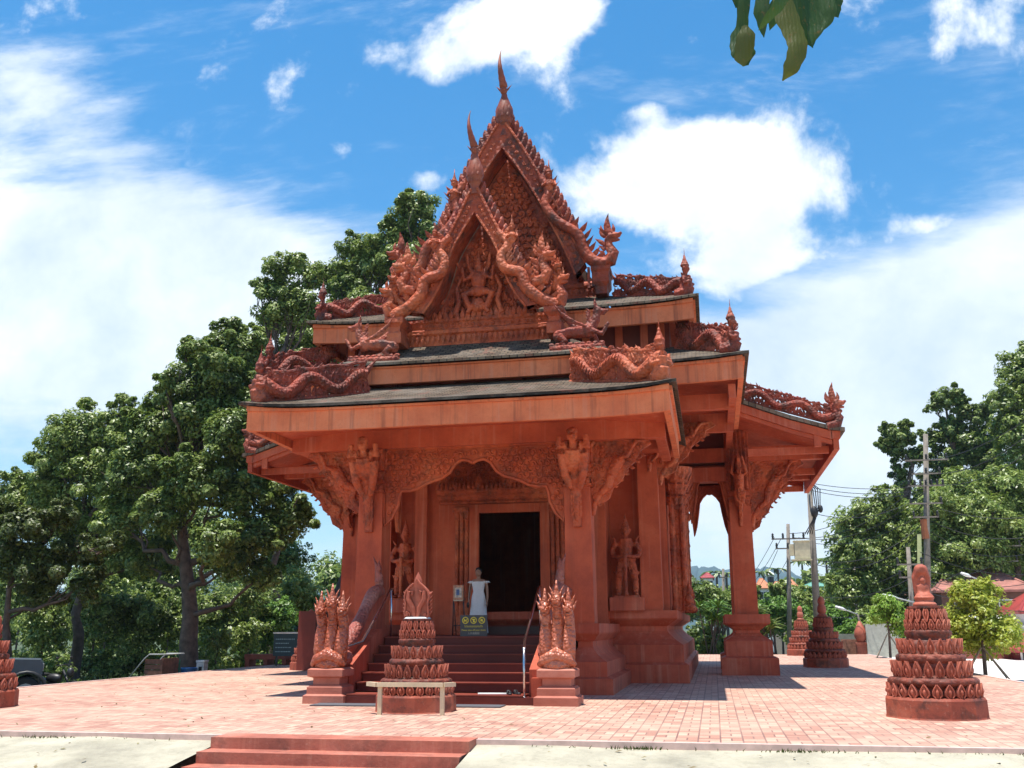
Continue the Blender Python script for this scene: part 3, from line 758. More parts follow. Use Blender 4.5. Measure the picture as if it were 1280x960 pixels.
cm = MB()
for k in range(-5, 6):
    cm.flame(P(k*.2,-.1,-.03), (0,0,1), (1,0,0), .22, .12, .05, 0)
    for t in (0,1): cm.flame(P(k*.2+.1,.04+t*.2,.05), (0,0,1), (1,0,0), .2, .1, .05, random.choice((.3,-.3)))
part(cm, 'lotus_row', CARV, r)
mb = MB()
mb.rect(X(-1.82), X(1.82), 20.02, 20.4, [(.05,7.30),(.05,7.36),(0,7.4),(0,7.62),(.07,7.66),(.07,7.74),(.02,7.78),(.02,7.9),(.06,7.94),(.06,8.0),(-.3,8.04)])
for k in range(-15, 16):
    mb.flame((X(k*.12), 19.98, 7.62), (0,-.1,-1), (1,0,0), .2, .1, .05, 0)
    mb.ell((X(k*.12), 19.98, 7.70), .028, 6, 4)
for k in range(-9, 10): mb.flame((X(k*.13), 19.95, 8.0), (0,0,1), (1,0,0), .19, .12, .04, 0)
for k in range(-9, 10): mb.scroll((X(k*.15), 19.98, 7.84), (1,0,0), (0,0,1), .055, .015, 1, k, 1, 8)
part(mb, 'pediment_base', CARV)
O2 = [(0,14.3),(.12,14.12),(.56,13.38),(1.02,12.5),(1.46,11.55),(1.82,10.72),(2.12,10.05)]
I2 = [(0,13.45),(.36,12.95),(.66,12.42),(.94,11.9),(1.24,11.25),(1.54,10.6),(1.74,10.1),(1.86,9.75)]
r2, ins2, I_ = gable(O2, I2, 22.45, 22.8, 23.15, 9.7, 21, .36)
cm = MB(); fn = lambda a, b: V((X(a), 23.10, b)); carve(cm, ins2, -2.1, 2.1, 9.9, 13.0, .2, fn, (1,0,0), (0,0,1), .032, 9)
part(cm, 'scroll_relief', CARVC, r2)
mb = MB(); mb.rect(X(-2.45), X(2.45), 22.98, 23.3, [(.05,9.25),(.05,9.33),(0,9.37),(0,9.55),(.06,9.6),(.06,9.68),(0,9.75)])
for k in range(-17, 18): mb.flame((X(k*.14), 22.94, 9.55), (0,-.1,-1), (1,0,0), .17, .11, .05, 0); mb.ell((X(k*.14), 22.93, 9.64), .03, 6, 4)
part(mb, 'pediment_base', CARV)
# ------- horn spires
def horn(base, s, lean, name='spire'):
    b = V(base); mb = MB()
    mb.lathe([(.16*s,-.3*s),(.13*s,-.12*s),(.12*s,-.02*s),(.2*s,.1*s),(.25*s,.28*s),(.235*s,.45*s),(.16*s,.68*s),(.09*s,.86*s),(.075*s,.95*s)], b, 14, sy=.8)
    for zz, rr in ((.05,.2),(.22,.245),(.4,.225)):
        for k in range(9):
            a = 2*pi*k/9 + zz*5; mb.flame(b+V((cos(a)*rr*s, sin(a)*rr*s*.8, zz*s)), (-cos(a)*.15, -sin(a)*.15, 1), (-sin(a), cos(a), 0), .2*s, .1*s, .045*s, .2)
    o = part(mb, name, SPIRE, smooth=True, angle=40)
    h = MB(); c = b + V((lean*.1, 0, .95*s))
    h.ell(c+V((0,-.02,.1*s)), (.1*s,.1*s,.12*s)); h.ell(c+V((0,-.1*s,.12*s)), (.03*s,.04*s,.03*s))
    for k in (-1,1): h.flame(c+V((k*.09*s,0,.1*s)), (k*.5,0,1), (k,0,0), .2*s, .07*s, .03, .4)
    part(h, 'deity_head', SPIRE, o, True)
    h = MB(); L_ = 1.15*s; pts = []; rd = []
    for i in range(15):
        t = i/14; pts.append(c + V((lean*sin(t*2.2)*.9, -.14*s*sin(t*pi), .2*s+L_*t))); rd.append((.1*(1-t)**1.05+.006)*s*(1+ (.12 if i % 2 and t < .6 else 0)))
    h.tube(pts, rd, 8); part(h, 'horn', SPIRE, o, True)
horn((X(.0), 19.5, 10.98), .82, -.13); horn((X(.05), 22.55, 14.1), 1.0, -.1)
# ------- naga (serpent) ornaments
def deva(mb, b, s, face=(0,-1,0), crown=1.0, hands=False):
    """crowned bust; s = total height"""
    b = V(b); f = nrm(face); l = V((-f.y, f.x, 0))
    def q(x, y, z): return b + l*x*s + f*y*s + V((0,0,z*s))
    mb.ell(q(0,0,.14), (.14*s,.12*s,.18*s)); limb(mb, [q(0,0,.12), q(0,0,.22), q(0,.01,.33)], .12*s, .14*s); limb(mb, [q(0,0,.36), q(0,0,.47)], .055*s, .05*s)
    mb.ell(q(0,.015,.53), (.078*s,.085*s,.1*s)); limb(mb, [q(0,.09,.54), q(0,.105,.50)], .014*s, .02*s)
    for k in (-1,1):
        mb.ell(q(k*.08,0,.53), (.02*s,.02*s,.045*s)); limb(mb, [q(k*.15,0,.31), q(k*.19,.03,.18), q(k*.09,.14,.22)], .045*s, .03*s)
        limb(mb, [q(k*.14,0,.34), q(k*.2,-.02,.40)], .04*s, .015*s)
    mb.lathe([(.09*s,0),(.098*s,.02*s),(.07*s,.05*s),(.075*s,.07*s),(.045*s,.11*s),(.05*s,.13*s),(.028*s,.17*s),(.032*s,.19*s),(.016*s,.24*s),(.006*s,.40*s*crown)], q(0,0,.59), 10)
def naga_head(mb, b, s, f, crest=1.0):
    """serpent head rearing up; f = facing"""
    b = V(b); f = nrm(f); l = V((-f.y, f.x, 0)); u = V((0,0,1))
    def q(y, z, x=0): return b + f*y*s + u*z*s + l*x*s
    mb.tube([q(-.25,0), q(.05,.05), q(.12,.25), q(.0,.45), q(-.02,.6), q(.1,.7)], [.15*s,.17*s,.15*s,.12*s,.11*s,.12*s], 9)
    mb.tube([q(.02,.7), q(.14,.73), q(.28,.72), q(.36,.78)], [.12*s,.11*s,.07*s,.03*s], 8); mb.tube([q(.06,.62), q(.2,.6), q(.3,.58)], [.08*s,.06*s,.025*s], 8)
    for k in (-1,1): mb.ell(q(.12,.8,k*.07), .035*s, 6, 5); mb.flame(q(0,.72,k*.09), u*.8-f*.6+l*k*.4, -f, .3*s, .13*s, .03*s, .3)
    mb.flame(q(.02,.78), u-f*.25, f, .62*s*crest, .22*s, .07*s, .35); mb.flame(q(-.08,.7), u-f*.6, f, .45*s*crest, .2*s, .06*s, .35); mb.flame(q(-.12,.55), u*.5-f, u, .3*s, .16*s, .05*s, .3)
    mb.flame(q(.12,.8), u+f*.2, f, .28*s, .12*s, .05*s, -.3)
    for z in (.12,.25,.38,.5): mb.flame(q(-.14+z*.1,z), -f+u*.6, u, .22*s, .14*s, .05*s, .3)
def hip_naga(p0, p1, h, waves=2.2, kind='naga', hs=1.0, seed=1, mat=CARVM, lift=.0, face=None):
    """openwork serpent crest running from p0 (upper end) down the hip to p1 (corner) with a rearing head"""
    p0, p1 = V(p0), V(p1); rnd = random.Random(seed); d = p1-p0; L_ = d.length; d.normalize(); no = d.cross(V((0,0,1))).normalized(); up = no.cross(d); 
    if up.z < 0: up = -up
    mb = MB(); n = int(L_*14)
    pts = [p0+d*(L_*i/n)+up*(h*(.40+lift+.20*sin(2*pi*waves*i/n+1))) for i in range(n+1)]
    mb.tube(pts, [h*(.13+.07*i/n) for i in range(n+1)], 10)
    for i in range(1, n, 1):
        mb.tube([pts[i]-up*h*.12-no*h*.12, pts[i]-no*h*.19, pts[i]+up*h*.12-no*h*.12], h*.018, 4); mb.tube([pts[i]-up*h*.12+no*h*.12, pts[i]+no*h*.19, pts[i]+up*h*.12+no*h*.12], h*.018, 4)
    mb.tube([p+up*h*.13+V((0,0,0)) for p in pts], [h*.05]*(n+1), 6)
    k = int(L_/(h*.15))
    for i in range(k):
        t = (i+.5)/k; j = int(t*n); top = h*(.95 - .12*t)
        c = p0+d*(L_*t)
        mb.flame(c+up*h*.08, up, -d, h*.34, h*.17, h*.09, .4)
        mb.flame(c+up*(h*.5), up-d*rnd.uniform(.1,.6), -d, (top-h*.42)*rnd.uniform(.8,1.2), h*.24, h*.10, .5)
        for q in range(6):
            z = rnd.uniform(.1,.88)
            mb.scroll(c+up*h*z+d*rnd.uniform(-.05,.05), d, up, h*rnd.uniform(.08,.14), h*.034, 1.1, rnd.uniform(0,6), rnd.choice((1,-1)), 9)
    mb.tube([p0+d*(L_*i/12)+up*h*(.9-.12*i/12+.03*sin(i*2)) for i in range(12)], [h*.045]*12, 6)
    mb.tube([p0+d*(L_*i/12)+up*h*.04 for i in range(13)], [h*.06]*13, 6)
    o = part(mb, 'serpent_crest', mat, smooth=True, angle=40)
    hb = MB(); f = nrm((d.x, d.y, 0)) if face is None else nrm(face)
    mb = hb
    if kind == 'naga': naga_head(hb, p1-f*.05*hs, hs, f); part(hb, 'serpent_head', mat, o, True, 50)
    else:
        hb.tube([p1-f*.25*hs+V((0,0,.12*hs)), p1+V((0,0,.12*hs)), p1+f*.08*hs+V((0,0,.3*hs))], [.15*hs,.2*hs,.14*hs], 9)
        if kind == 'deva': deva(hb, p1+V((0,0,.12*hs)), 1.15*hs, f)
        else:
            deva(hb, p1+V((0,0,.12*hs)), 1.15*hs, f)
            for q in range(5): hb.flame(p1+V((0,0,.2*hs+q*.1*hs))-f*.1*hs, V((0,0,.8))-f, V((0,0,1)), .25*hs, .14*hs, .05*hs, .3)
        hb.fuse('deity_head', mat, o, .025)
    return o
for s in (-1, 1):
    hip_naga((X(s*2.15), 18.95, 6.08), (X(s*4.05), 17.65, 5.68), .78, 2.1, 'deva', 1.0, 3+s, CARV if s > 0 else CARVM, face=(s*.55,-1,0))
    hip_naga((X(s*4.2), 22.3, 7.6), (X(s*5.5), 21.0, 7.05), .74, 1.8, 'deva2', 1.05, 6+s, CARVM, face=(s,-.25,0))
    hip_naga((X(s*2.75), 22.75, 9.2), (X(s*4.55), 21.85, 8.72), .62, 2.4, 'deva', 1.02, 9+s, CARVM, lift=.06, face=(s,-.3,0))
    o = hip_naga((X(s*5.0), 25.5, 7.3), (X(s*8.15), 25.45, 6.22), .55, 3.0, 'naga', .85, 12+s, CARVM)
# serpents sliding down the gables, rearing at their feet
def gable_naga(path, y, r0, r1, heads, seed, mat=CARV):
    for s in (-1, 1):
        mb = MB(); pts = [V((X(s*a), y+dy, b)) for a, b, dy in path]
        sm = []
        for i in range(len(pts)-1):
            a, b = pts[max(i-1,0)], pts[i]; c, d = pts[i+1], pts[min(i+2, len(pts)-1)]
            for k in range(5):
                t = k/5; sm.append(.5*((2*b)+(-a+c)*t+(2*a-5*b+4*c-d)*t*t+(-a+3*b-3*c+d)*t**3))
        sm.append(pts[-1]); n = len(sm)
        mb.tube(sm, [r0+(r1-r0)*i/(n-1) for i in range(n)], 10)
        for i in range(2, n-1, 2):
            p = sm[i]; q = V((s*.8, -.25, .6)); mb.flame(p+V((s*.6,0,.6))*r1*.8, q, (sm[i+1]-sm[i-1])*-1, r1*1.8, r1*.9, .05, .3)
        o = part(mb, 'serpent_body', mat, smooth=True, angle=50)
        hb = MB()
        for (a, b, dy, hs, ang) in heads: naga_head(hb, (X(s*a), y+dy, b), hs, (s*cos(ang), -sin(ang), 0), 1.0)
        part(hb, 'serpent_head', mat, o, True, 50)
gable_naga([(.55,9.75,0),(.78,9.45,-.05),(.64,9.15,-.1),(.72,8.85,-.12),(1.08,8.72,-.1),(1.18,8.4,-.08),(1.5,8.12,-.05),(1.85,7.95,0)], 19.45, .09, .15, [(1.9,7.98,0,.78,.6),(1.55,8.5,-.05,.85,.2),(1.8,8.35,.1,.7,.9)], 1)
gable_naga([(1.02,12.5,0),(1.22,12.05,-.05),(1.15,11.65,-.1),(1.42,11.2,-.1),(1.95,10.8,-.05),(2.1,10.35,0),(2.35,10.05,0),(2.65,9.98,0)], 22.42, .1, .16, [(2.72,10.0,0,.95,.25)], 2, GABM)
# devas praying half way down the gables, blocks under the serpent heads
for y, o_, z, s_ in ((19.35, .88, 9.45, .66), (22.35, 1.25, 12.0, .92)):
    for s in (-1, 1):
        mb = MB(); deva(mb, (X(s*o_), y, z), s_, (0,-1,0)); part(mb, 'praying_deity', CARV, smooth=True)
for s in (-1, 1):
    mb = MB(); mb.rect(X(s*1.78)-.16, X(s*1.78)+.16, 19.35, 20.0, [(0,7.32),(0,7.55),(-.04,7.6),(-.04,7.7),(.05,7.78),(.05,7.9)])
    part(mb, 'gable_foot', GABM); mb = MB(); mb.rect(X(s*2.5)-.14, X(s*2.5)+.14, 22.4, 23, [(0,9.2),(0,9.4),(.06,9.5),(.06,9.75),(.1,9.8),(.1,9.9)])
    for k in range(4): mb.box(X(s*(2.2+.11*k))-.03, X(s*(2.2+.11*k))+.03, 22.36, 22.46, 9.35+.04*k, 9.9)
    part(mb, 'gable_foot', GABM)
# ------- carved arches between the columns (lambrequins)
def arch(poly_half, fn, u, w_, th, step, seed, pw=.12, mir=True, matl=CARVC, nm='carved_arch', edge=True):
    low = poly_half; poly = [(a, b) for a, b in low]
    if mir: poly = poly + [(-a, b) for a, b in reversed(low) if a != 0]
    mb = MB(); mb.prism(poly, lambda a, b, d: fn(a, b) - V(u).cross(V(w_))*d, -.0, pw*.6)
    nn = V(u).cross(V(w_))
    def inside(a, b):
        c = False; n = len(poly)
        for i in range(n):
            (x1, y1), (x2, y2) = poly[i], poly[(i+1) % n]
            if (y1 > b) != (y2 > b) and a < (x2-x1)*(b-y1)/(y2-y1)+x1: c = not c
        return c
    A = [p[0] for p in poly]; B = [p[1] for p in poly]
    ins = lambda a, b: inside(a, b) and inside(a+.06, b) and inside(a-.06, b) and inside(a, b-.06) and inside(a, b+.03)
    carve(mb, ins, min(A), max(A), min(B), max(B), step, lambda a, b: fn(a, b)+nn*.028, u, w_, th, seed)
    e = [fn(a, b)+nn*.02 for a, b in poly] ; e.append(e[0])
    if edge: mb.tube(e, [th*1.5]*len(e), 6)
    return part(mb, nm, matl, smooth=True, angle=45)
LH = [(0,4.60),(.10,4.66),(.25,4.68),(.38,4.60),(.5,4.42),(.68,4.30),(.84,4.26),(1.0,4.20),(1.2,4.10),(1.38,4.06),(1.55,4.06),(1.6,3.92),(1.62,3.75),(1.74,3.5),(1.90,3.34),(1.93,3.6),(1.93,4.95)]
arch(LH, lambda a, b: V((X(a), 19.46, b)), (1,0,0), (0,0,1), .023, .14, 21)
for s in (-1, 1):  # side arches of the porch and arms
    AH = [(0,.72),(.12,.74),(.3,.62),(.45,.45),(.52,.1),(.62,-.3),(.72,-.6),(.76,-.2),(.76,1.0)]
    for (x0, y0, z0, u, sc) in ((X(s*2.2), 20.55, 3.98, (0,1,0), 1.0), (X(s*4.85), 27.62, 4.65, (1,0,0), .72), (X(s*5.65), 29.7, 4.6, (0,1,0), 1.6), (X(s*4.85), 31.65, 4.65, (1,0,0), .72), (X(s*3.9), 25.7, 4.3, (0,1,0), .9)):
        arch([(a*sc*1.02, b) for a, b in AH], (lambda X0, Y0, Z0, U: (lambda a, b: V((X0, Y0, Z0+b)) + V(U)*a))(x0, y0, z0, u), u, (0,0,1), .02, .16, int(x0*7+y0), edge=True, matl=CARVC)
# ------- figure brackets carrying the eaves
def bracket(col_pt, out_pt, z0, z1, seed, scale=1.0):
    """leaning deity with a scrolled back panel, from the column (x,y) out to the eave (x,y)"""
    a = V((col_pt[0], col_pt[1], z0)); b = V((out_pt[0], out_pt[1], z1)); rnd = random.Random(seed)
    h = V((b.x-a.x, b.y-a.y, 0)); L_ = h.length; h.normalize(); l = V((-h.y, h.x, 0)); H_ = z1-z0
    def q(t, z, x=0): return a + h*(t*L_) + V((0,0,z*H_)) + l*x
    mb = MB()
    # scrolled panel filling the triangle behind the figure
    poly = [(0,.12),(0,1),(.92,1),(.98,.93),(.8,.84),(.72,.7),(.58,.6),(.5,.45),(.36,.36),(.3,.22),(.14,.14)]
    mb.prism([(p[0]*L_, p[1]*H_) for p in poly], lambda u_, w_, d: a + h*u_ + V((0,0,w_)) + l*d, -.035, .035)
    for sd in (-1, 1):
        for k in range(26):
            t = rnd.uniform(.02,.85); z = rnd.uniform(max(.2, t*.9+.05), .96)
            mb.scroll(q(t*.92, z, sd*.04), h, (0,0,1), rnd.uniform(.06,.11)*scale, .02*scale, 1.2, rnd.uniform(0,6), rnd.choice((1,-1)), 10)
    for k in range(9):
        t = k/9; mb.flame(q(.1+.8*t, .16+.72*t), h*.5+V((0,0,-.3)), (0,0,1), .13*scale, .09*scale, .05, .4)
    o = part(mb, 'bracket', CARV, smooth=True, angle=45)
    fb = MB(); s = scale
    limb(fb, [q(.03,0), q(.06,.16), q(.2,.34)], .05*s, .09*s); limb(fb, [q(.2,.34,.05), q(.12,.46,.08), q(.3,.52,.08)], .08*s, .1*s); limb(fb, [q(.18,.3,-.05), q(.3,.38,-.08), q(.33,.52,-.06)], .07*s, .1*s)
    limb(fb, [q(.33,.52), q(.42,.66), q(.5,.76)], .13*s, .15*s); limb(fb, [q(.5,.76), q(.56,.83)], .06*s, .05*s)
    fb.ell(q(.59,.86), (.085*s,.085*s,.1*s)); fb.lathe([(.09*s,0),(.07*s,.06*s),(.03*s,.12*s),(.01*s,.2*s)], q(.58,.89), 8)
    for k in (-1,1): limb(fb, [q(.48,.74,k*.13*s), q(.62,.76,k*.2*s), q(.7,.9,k*.13*s), q(.78,.98,k*.1*s)], .055*s, .035*s)
    limb(fb, [q(.72,.97,-.1), q(.9,.98)], .05*s, .03*s)
    fb.fuse('bracket_figure', CARV, o, .022)
    return o
for s in (-1, 1):
    bracket((X(s*2.44), 19.62), (X(s*3.75), 19.5), 3.45, 4.97, 3+s)
    bracket((X(s*3.62), 23.7), (X(s*5.1), 23.5), 4.6, 6.1, 7+s)
    bracket((X(s*3.4), 23.45), (X(s*4.35), 21.9), 4.9, 6.4, 9+s)
    bracket((X(s*5.92), 27.7), (X(s*7.5), 27.7), 3.9, 5.76, 11+s)
    bracket((X(s*5.92), 31.7), (X(s*7.4), 31.7), 3.9, 5.76, 15+s)
    bracket((X(s*5.65), 27.4), (X(s*5.65), 26.2), 3.9, 5.76, 13+s)
    # garuda-like caryatids on the face of the front columns
    b0 = V((X(s*2.2), 19.28, 0)); fb = MB()
    def Q(x, y, z): return V((b0.x+x, b0.y+y, z))
    limb(fb, [Q(0,-.0,3.3), Q(0,-.06,3.6), Q(0,-.12,4.1), Q(0,-.2,4.35)], .05, .14)
    fb.ell(Q(0,-.27,4.42), (.2,.15,.16)); limb(fb, [Q(0,-.3,4.45), Q(0,-.42,4.72)], .15, .19); fb.ell(Q(0,-.52,4.97), (.12,.12,.14)); fb.ell(Q(0,-.64,4.95), (.04,.05,.035)); limb(fb, [Q(0,-.42,4.75), Q(0,-.5,4.9)], .08, .07)
    fb.lathe([(.13,0),(.12,.05),(.06,.1)], Q(0,-.52,5.03), 8)
    for k in (-1,1):
        limb(fb, [Q(k*.12,-.3,4.5), Q(k*.24,-.42,4.62), Q(k*.18,-.34,4.2), Q(k*.08,-.18,3.95)], .12, .07)
        limb(fb, [Q(k*.15,-.44,4.80), Q(k*.30,-.48,4.72), Q(k*.26,-.5,4.98)], .085, .06)
    o = fb.fuse('column_figure', CARV, T, .022)
    mb = MB()
    for k in range(7):
        z = 3.35+.12*k; mb.flame(Q(-.04,-.06-.015*k,z+.2), (-.5,-.1,-1), (1,0,0), .2, .09, .03, .3); mb.flame(Q(.04,-.06-.015*k,z+.2), (.5,-.1,-1), (1,0,0), .2, .09, .03, -.3)
    mb.box(X(s*2.2)-.08, X(s*2.2)+.08, 19.24, 19.36, 3.2, 4.3)
    part(mb, 'feather_tail', CARV, o)
# ------------------------------------------------------------------ guardians and winged beasts
def guardian(x, y, z, s, label):
    o = empty('guardian_statue', (x, y, z), label, 'statue', 'guardian statues flanking the temple door')
    mb = MB(); mb.rect(x-.40, x+.40, y-.3, y+.3, [(0,z),(0,z+.30)]); mb.box(x-.3, x+.3, y-.24, y+.24, z+.301, z+.345); mb.build('pedestal', REDP, o)
    b = V((x, y-.02, z+.34)); f = MB()
    def q(a, c, h): return b + V((a*s, -c*s, h*s))
    for k in (-1, 1):
        limb(f, [q(k*.2,0,.03), q(k*.2,0,.28), q(k*.17,.03,.48)], .06*s, .095*s); limb(f, [q(k*.17,.03,.46), q(k*.14,.02,.66), q(k*.07,0,.84)], .1*s, .13*s)
        f.ell(q(k*.22,.09,.04), (.065*s,.12*s,.045*s)); f.ell(q(k*.17,.05,.47), (.10*s,.1*s,.07*s))
        for h in (.16,.26,.36): f.lathe([(.07*s,0),(.09*s,.02*s),(.07*s,.045*s)], q(k*.2,0,h), 10)
        f.flame(q(k*.22,0,.5), (k*1.0,0,.5), (0,0,1), .18*s, .12*s, .05*s, .4)
        limb(f, [q(k*.22,0,1.26), q(k*.33,.02,1.08), q(k*.31,.06,.93)], .075*s, .055*s); limb(f, [q(k*.31,.06,.93), q(k*.18,.2,.9), q(k*.04,.27,.93)], .055*s, .042*s)
        f.flame(q(k*.22,0,1.3), (k*.8,0,.7), (0,0,1), .22*s, .12*s, .05*s, .5); f.lathe([(.075*s,0),(.085*s,.02*s),(.07*s,.04*s)], q(k*.32,.03,1.0), 8)
        f.ell(q(k*.035,.28,.94), (.04*s,.045*s,.05*s))
        for n_ in range(4): limb(f, [q(k*.02+.02*k*n_,.27,.97-.012*n_), q(k*.01,.33,.955-.022*n_), q(-k*.02,.31,.945-.022*n_)], .016*s, .013*s)
    limb(f, [q(0,0,.82), q(0,.01,.95), q(0,0,1.12), q(0,0,1.28), q(0,0,1.35)], .16*s, .16*s)
    f.ell(q(0,0,1.2), (.2*s,.13*s,.15*s)); f.ell(q(0,0,.86), (.19*s,.15*s,.1*s))
    f.lathe([(.2*s,0),(.24*s,.04*s),(.2*s,.1*s)], q(0,0,.8), 14)
    for k in range(-3, 4): f.flame(q(k*.05,.13,.82), (k*.08,-.12,-1), (1,0,0), .36*s, .09*s, .04*s, .2)
    limb(f, [q(0,0,1.33), q(0,.01,1.42)], .06*s, .055*s); f.ell(q(0,.02,1.5), (.085*s,.095*s,.11*s), 14, 10)
    f.ell(q(0,.115,1.49), (.018*s,.025*s,.03*s)); f.ell(q(0,.1,1.445), (.035*s,.02*s,.012*s))
    for k in (-1,1): f.ell(q(k*.035,.098,1.52), (.02*s,.012*s,.012*s)); f.ell(q(k*.09,0,1.5), (.02*s,.025*s,.05*s)); f.flame(q(k*.1,0,1.5), (k*.5,0,1), (k,0,0), .16*s, .07*s, .03*s, .3)
    f.lathe([(.1*s,0),(.115*s,.02*s),(.09*s,.05*s),(.1*s,.08*s),(.07*s,.12*s),(.08*s,.15*s),(.05*s,.2*s),(.055*s,.22*s),(.03*s,.28*s),(.01*s,.42*s)], q(0,0,1.56), 14)
    f.fuse('body', CARV, o, .017)
    c = MB(); c.lathe([(.05*s,0),(.055*s,.05*s),(.035*s,.12*s),(.04*s,.5*s),(.05*s,.75*s),(.035*s,.8*s),(.045*s,.86*s),(.05*s,.95*s),(.03*s,1.0*s)], q(0,.33,0), 12)
    c.build('club', CARV, o, True)
    return o
guardian(X(-2.72), 23.6-.13, 1.62, 1.0, 'red guardian statue in the left niche beside the door, hands on a club')
guardian(X(2.80), 23.6-.13, 1.62, 1.0, 'red guardian statue in the right niche, legs apart, both hands on a club')
def beast(x, y, z, s, d, label):
    o = empty('winged_lion_statue', (x, y, z), label, 'statue', 'winged beasts on the roof ledge')
    f = MB()
    def q(a, h, c=0): return V((x + d*a*s, y - c*s, z + h*s))
    limb(f, [q(-.5,.35), q(-.2,.42), q(.15,.42), q(.42,.5)], .17*s, .17*s); f.ell(q(-.5,.34), (.2*s,.17*s,.2*s)); f.ell(q(.3,.45), (.2*s,.17*s,.22*s))
    limb(f, [q(.36,.5), q(.5,.75), q(.52,.95)], .14*s, .1*s); f.ell(q(.55,1.0), (.14*s,.1*s,.12*s)); limb(f, [q(.58,1.0), q(.78,.98), q(.84,1.02)], .08*s, .035*s); limb(f, [q(.6,.93), q(.76,.89)], .05*s, .025*s)
    for k in (-1,1):
        limb(f, [q(.4,.42,k*.12), q(.68,.3,k*.12), q(.78,.5,k*.12), q(.86,.62,k*.12)] if k > 0 else [q(.4,.4,k*.12), q(.5,.2,k*.12), q(.5,.04,k*.12)], .08*s, .045*s)
        limb(f, [q(-.5,.3,k*.14), q(-.32,.14,k*.16), q(-.5,.05,k*.16), q(-.34,.03,k*.16)], .11*s, .05*s)
        for n_ in range(9):
            a0 = .12-.05*n_; 
            f.flame(q(a0+.1,.55+.01*n_,k*.17), V((-d*(1.1-.03*n_), -k*.12, .45+.07*n_)), V((d*.3,0,1)), (.62+.05*n_)*s, .13*s, .045*s, .18)
        f.flame(q(.5,1.05,k*.09), V((-d*.2,0,1)), V((d,0,0)), .24*s, .1*s, .05*s, .3)
    for n_ in range(5): f.flame(q(.36-.0*n_,.62+.09*n_), V((-d*1.0,0,.6)), V((0,0,1)), .2*s, .12*s, .05*s, .3)
    f.flame(q(.52,1.1), V((-d*.3,0,1)), V((d,0,0)), .3*s, .12*s, .06*s, .3); f.flame(q(-.62,.4), V((-d*.4,0,1)), V((-d,0,0)), .5*s, .16*s, .08*s, -.5)
    f.fuse('body', CARVM, o, .02)
    mb = MB(); mb.rect(x-.75*s, x+.75*s, y-.2, y+.2, [(0,z-.12),(0,z-.02),(-.03,z+.02)])
    for n_ in range(9): mb.ell(q(-.7+.17*n_,.04,.18), (.09*s,.06*s,.06*s), 7, 5)
    mb.build('rock_base', CARVM, o, True)
    return o
beast(X(-2.22), 19.42, 6.98, .78, -1, 'winged lion statue rearing to the left on the roof ledge left of the front gable')
beast(X(2.28), 19.42, 6.98, .78, 1, 'winged lion statue rearing to the right on the roof ledge right of the front gable')
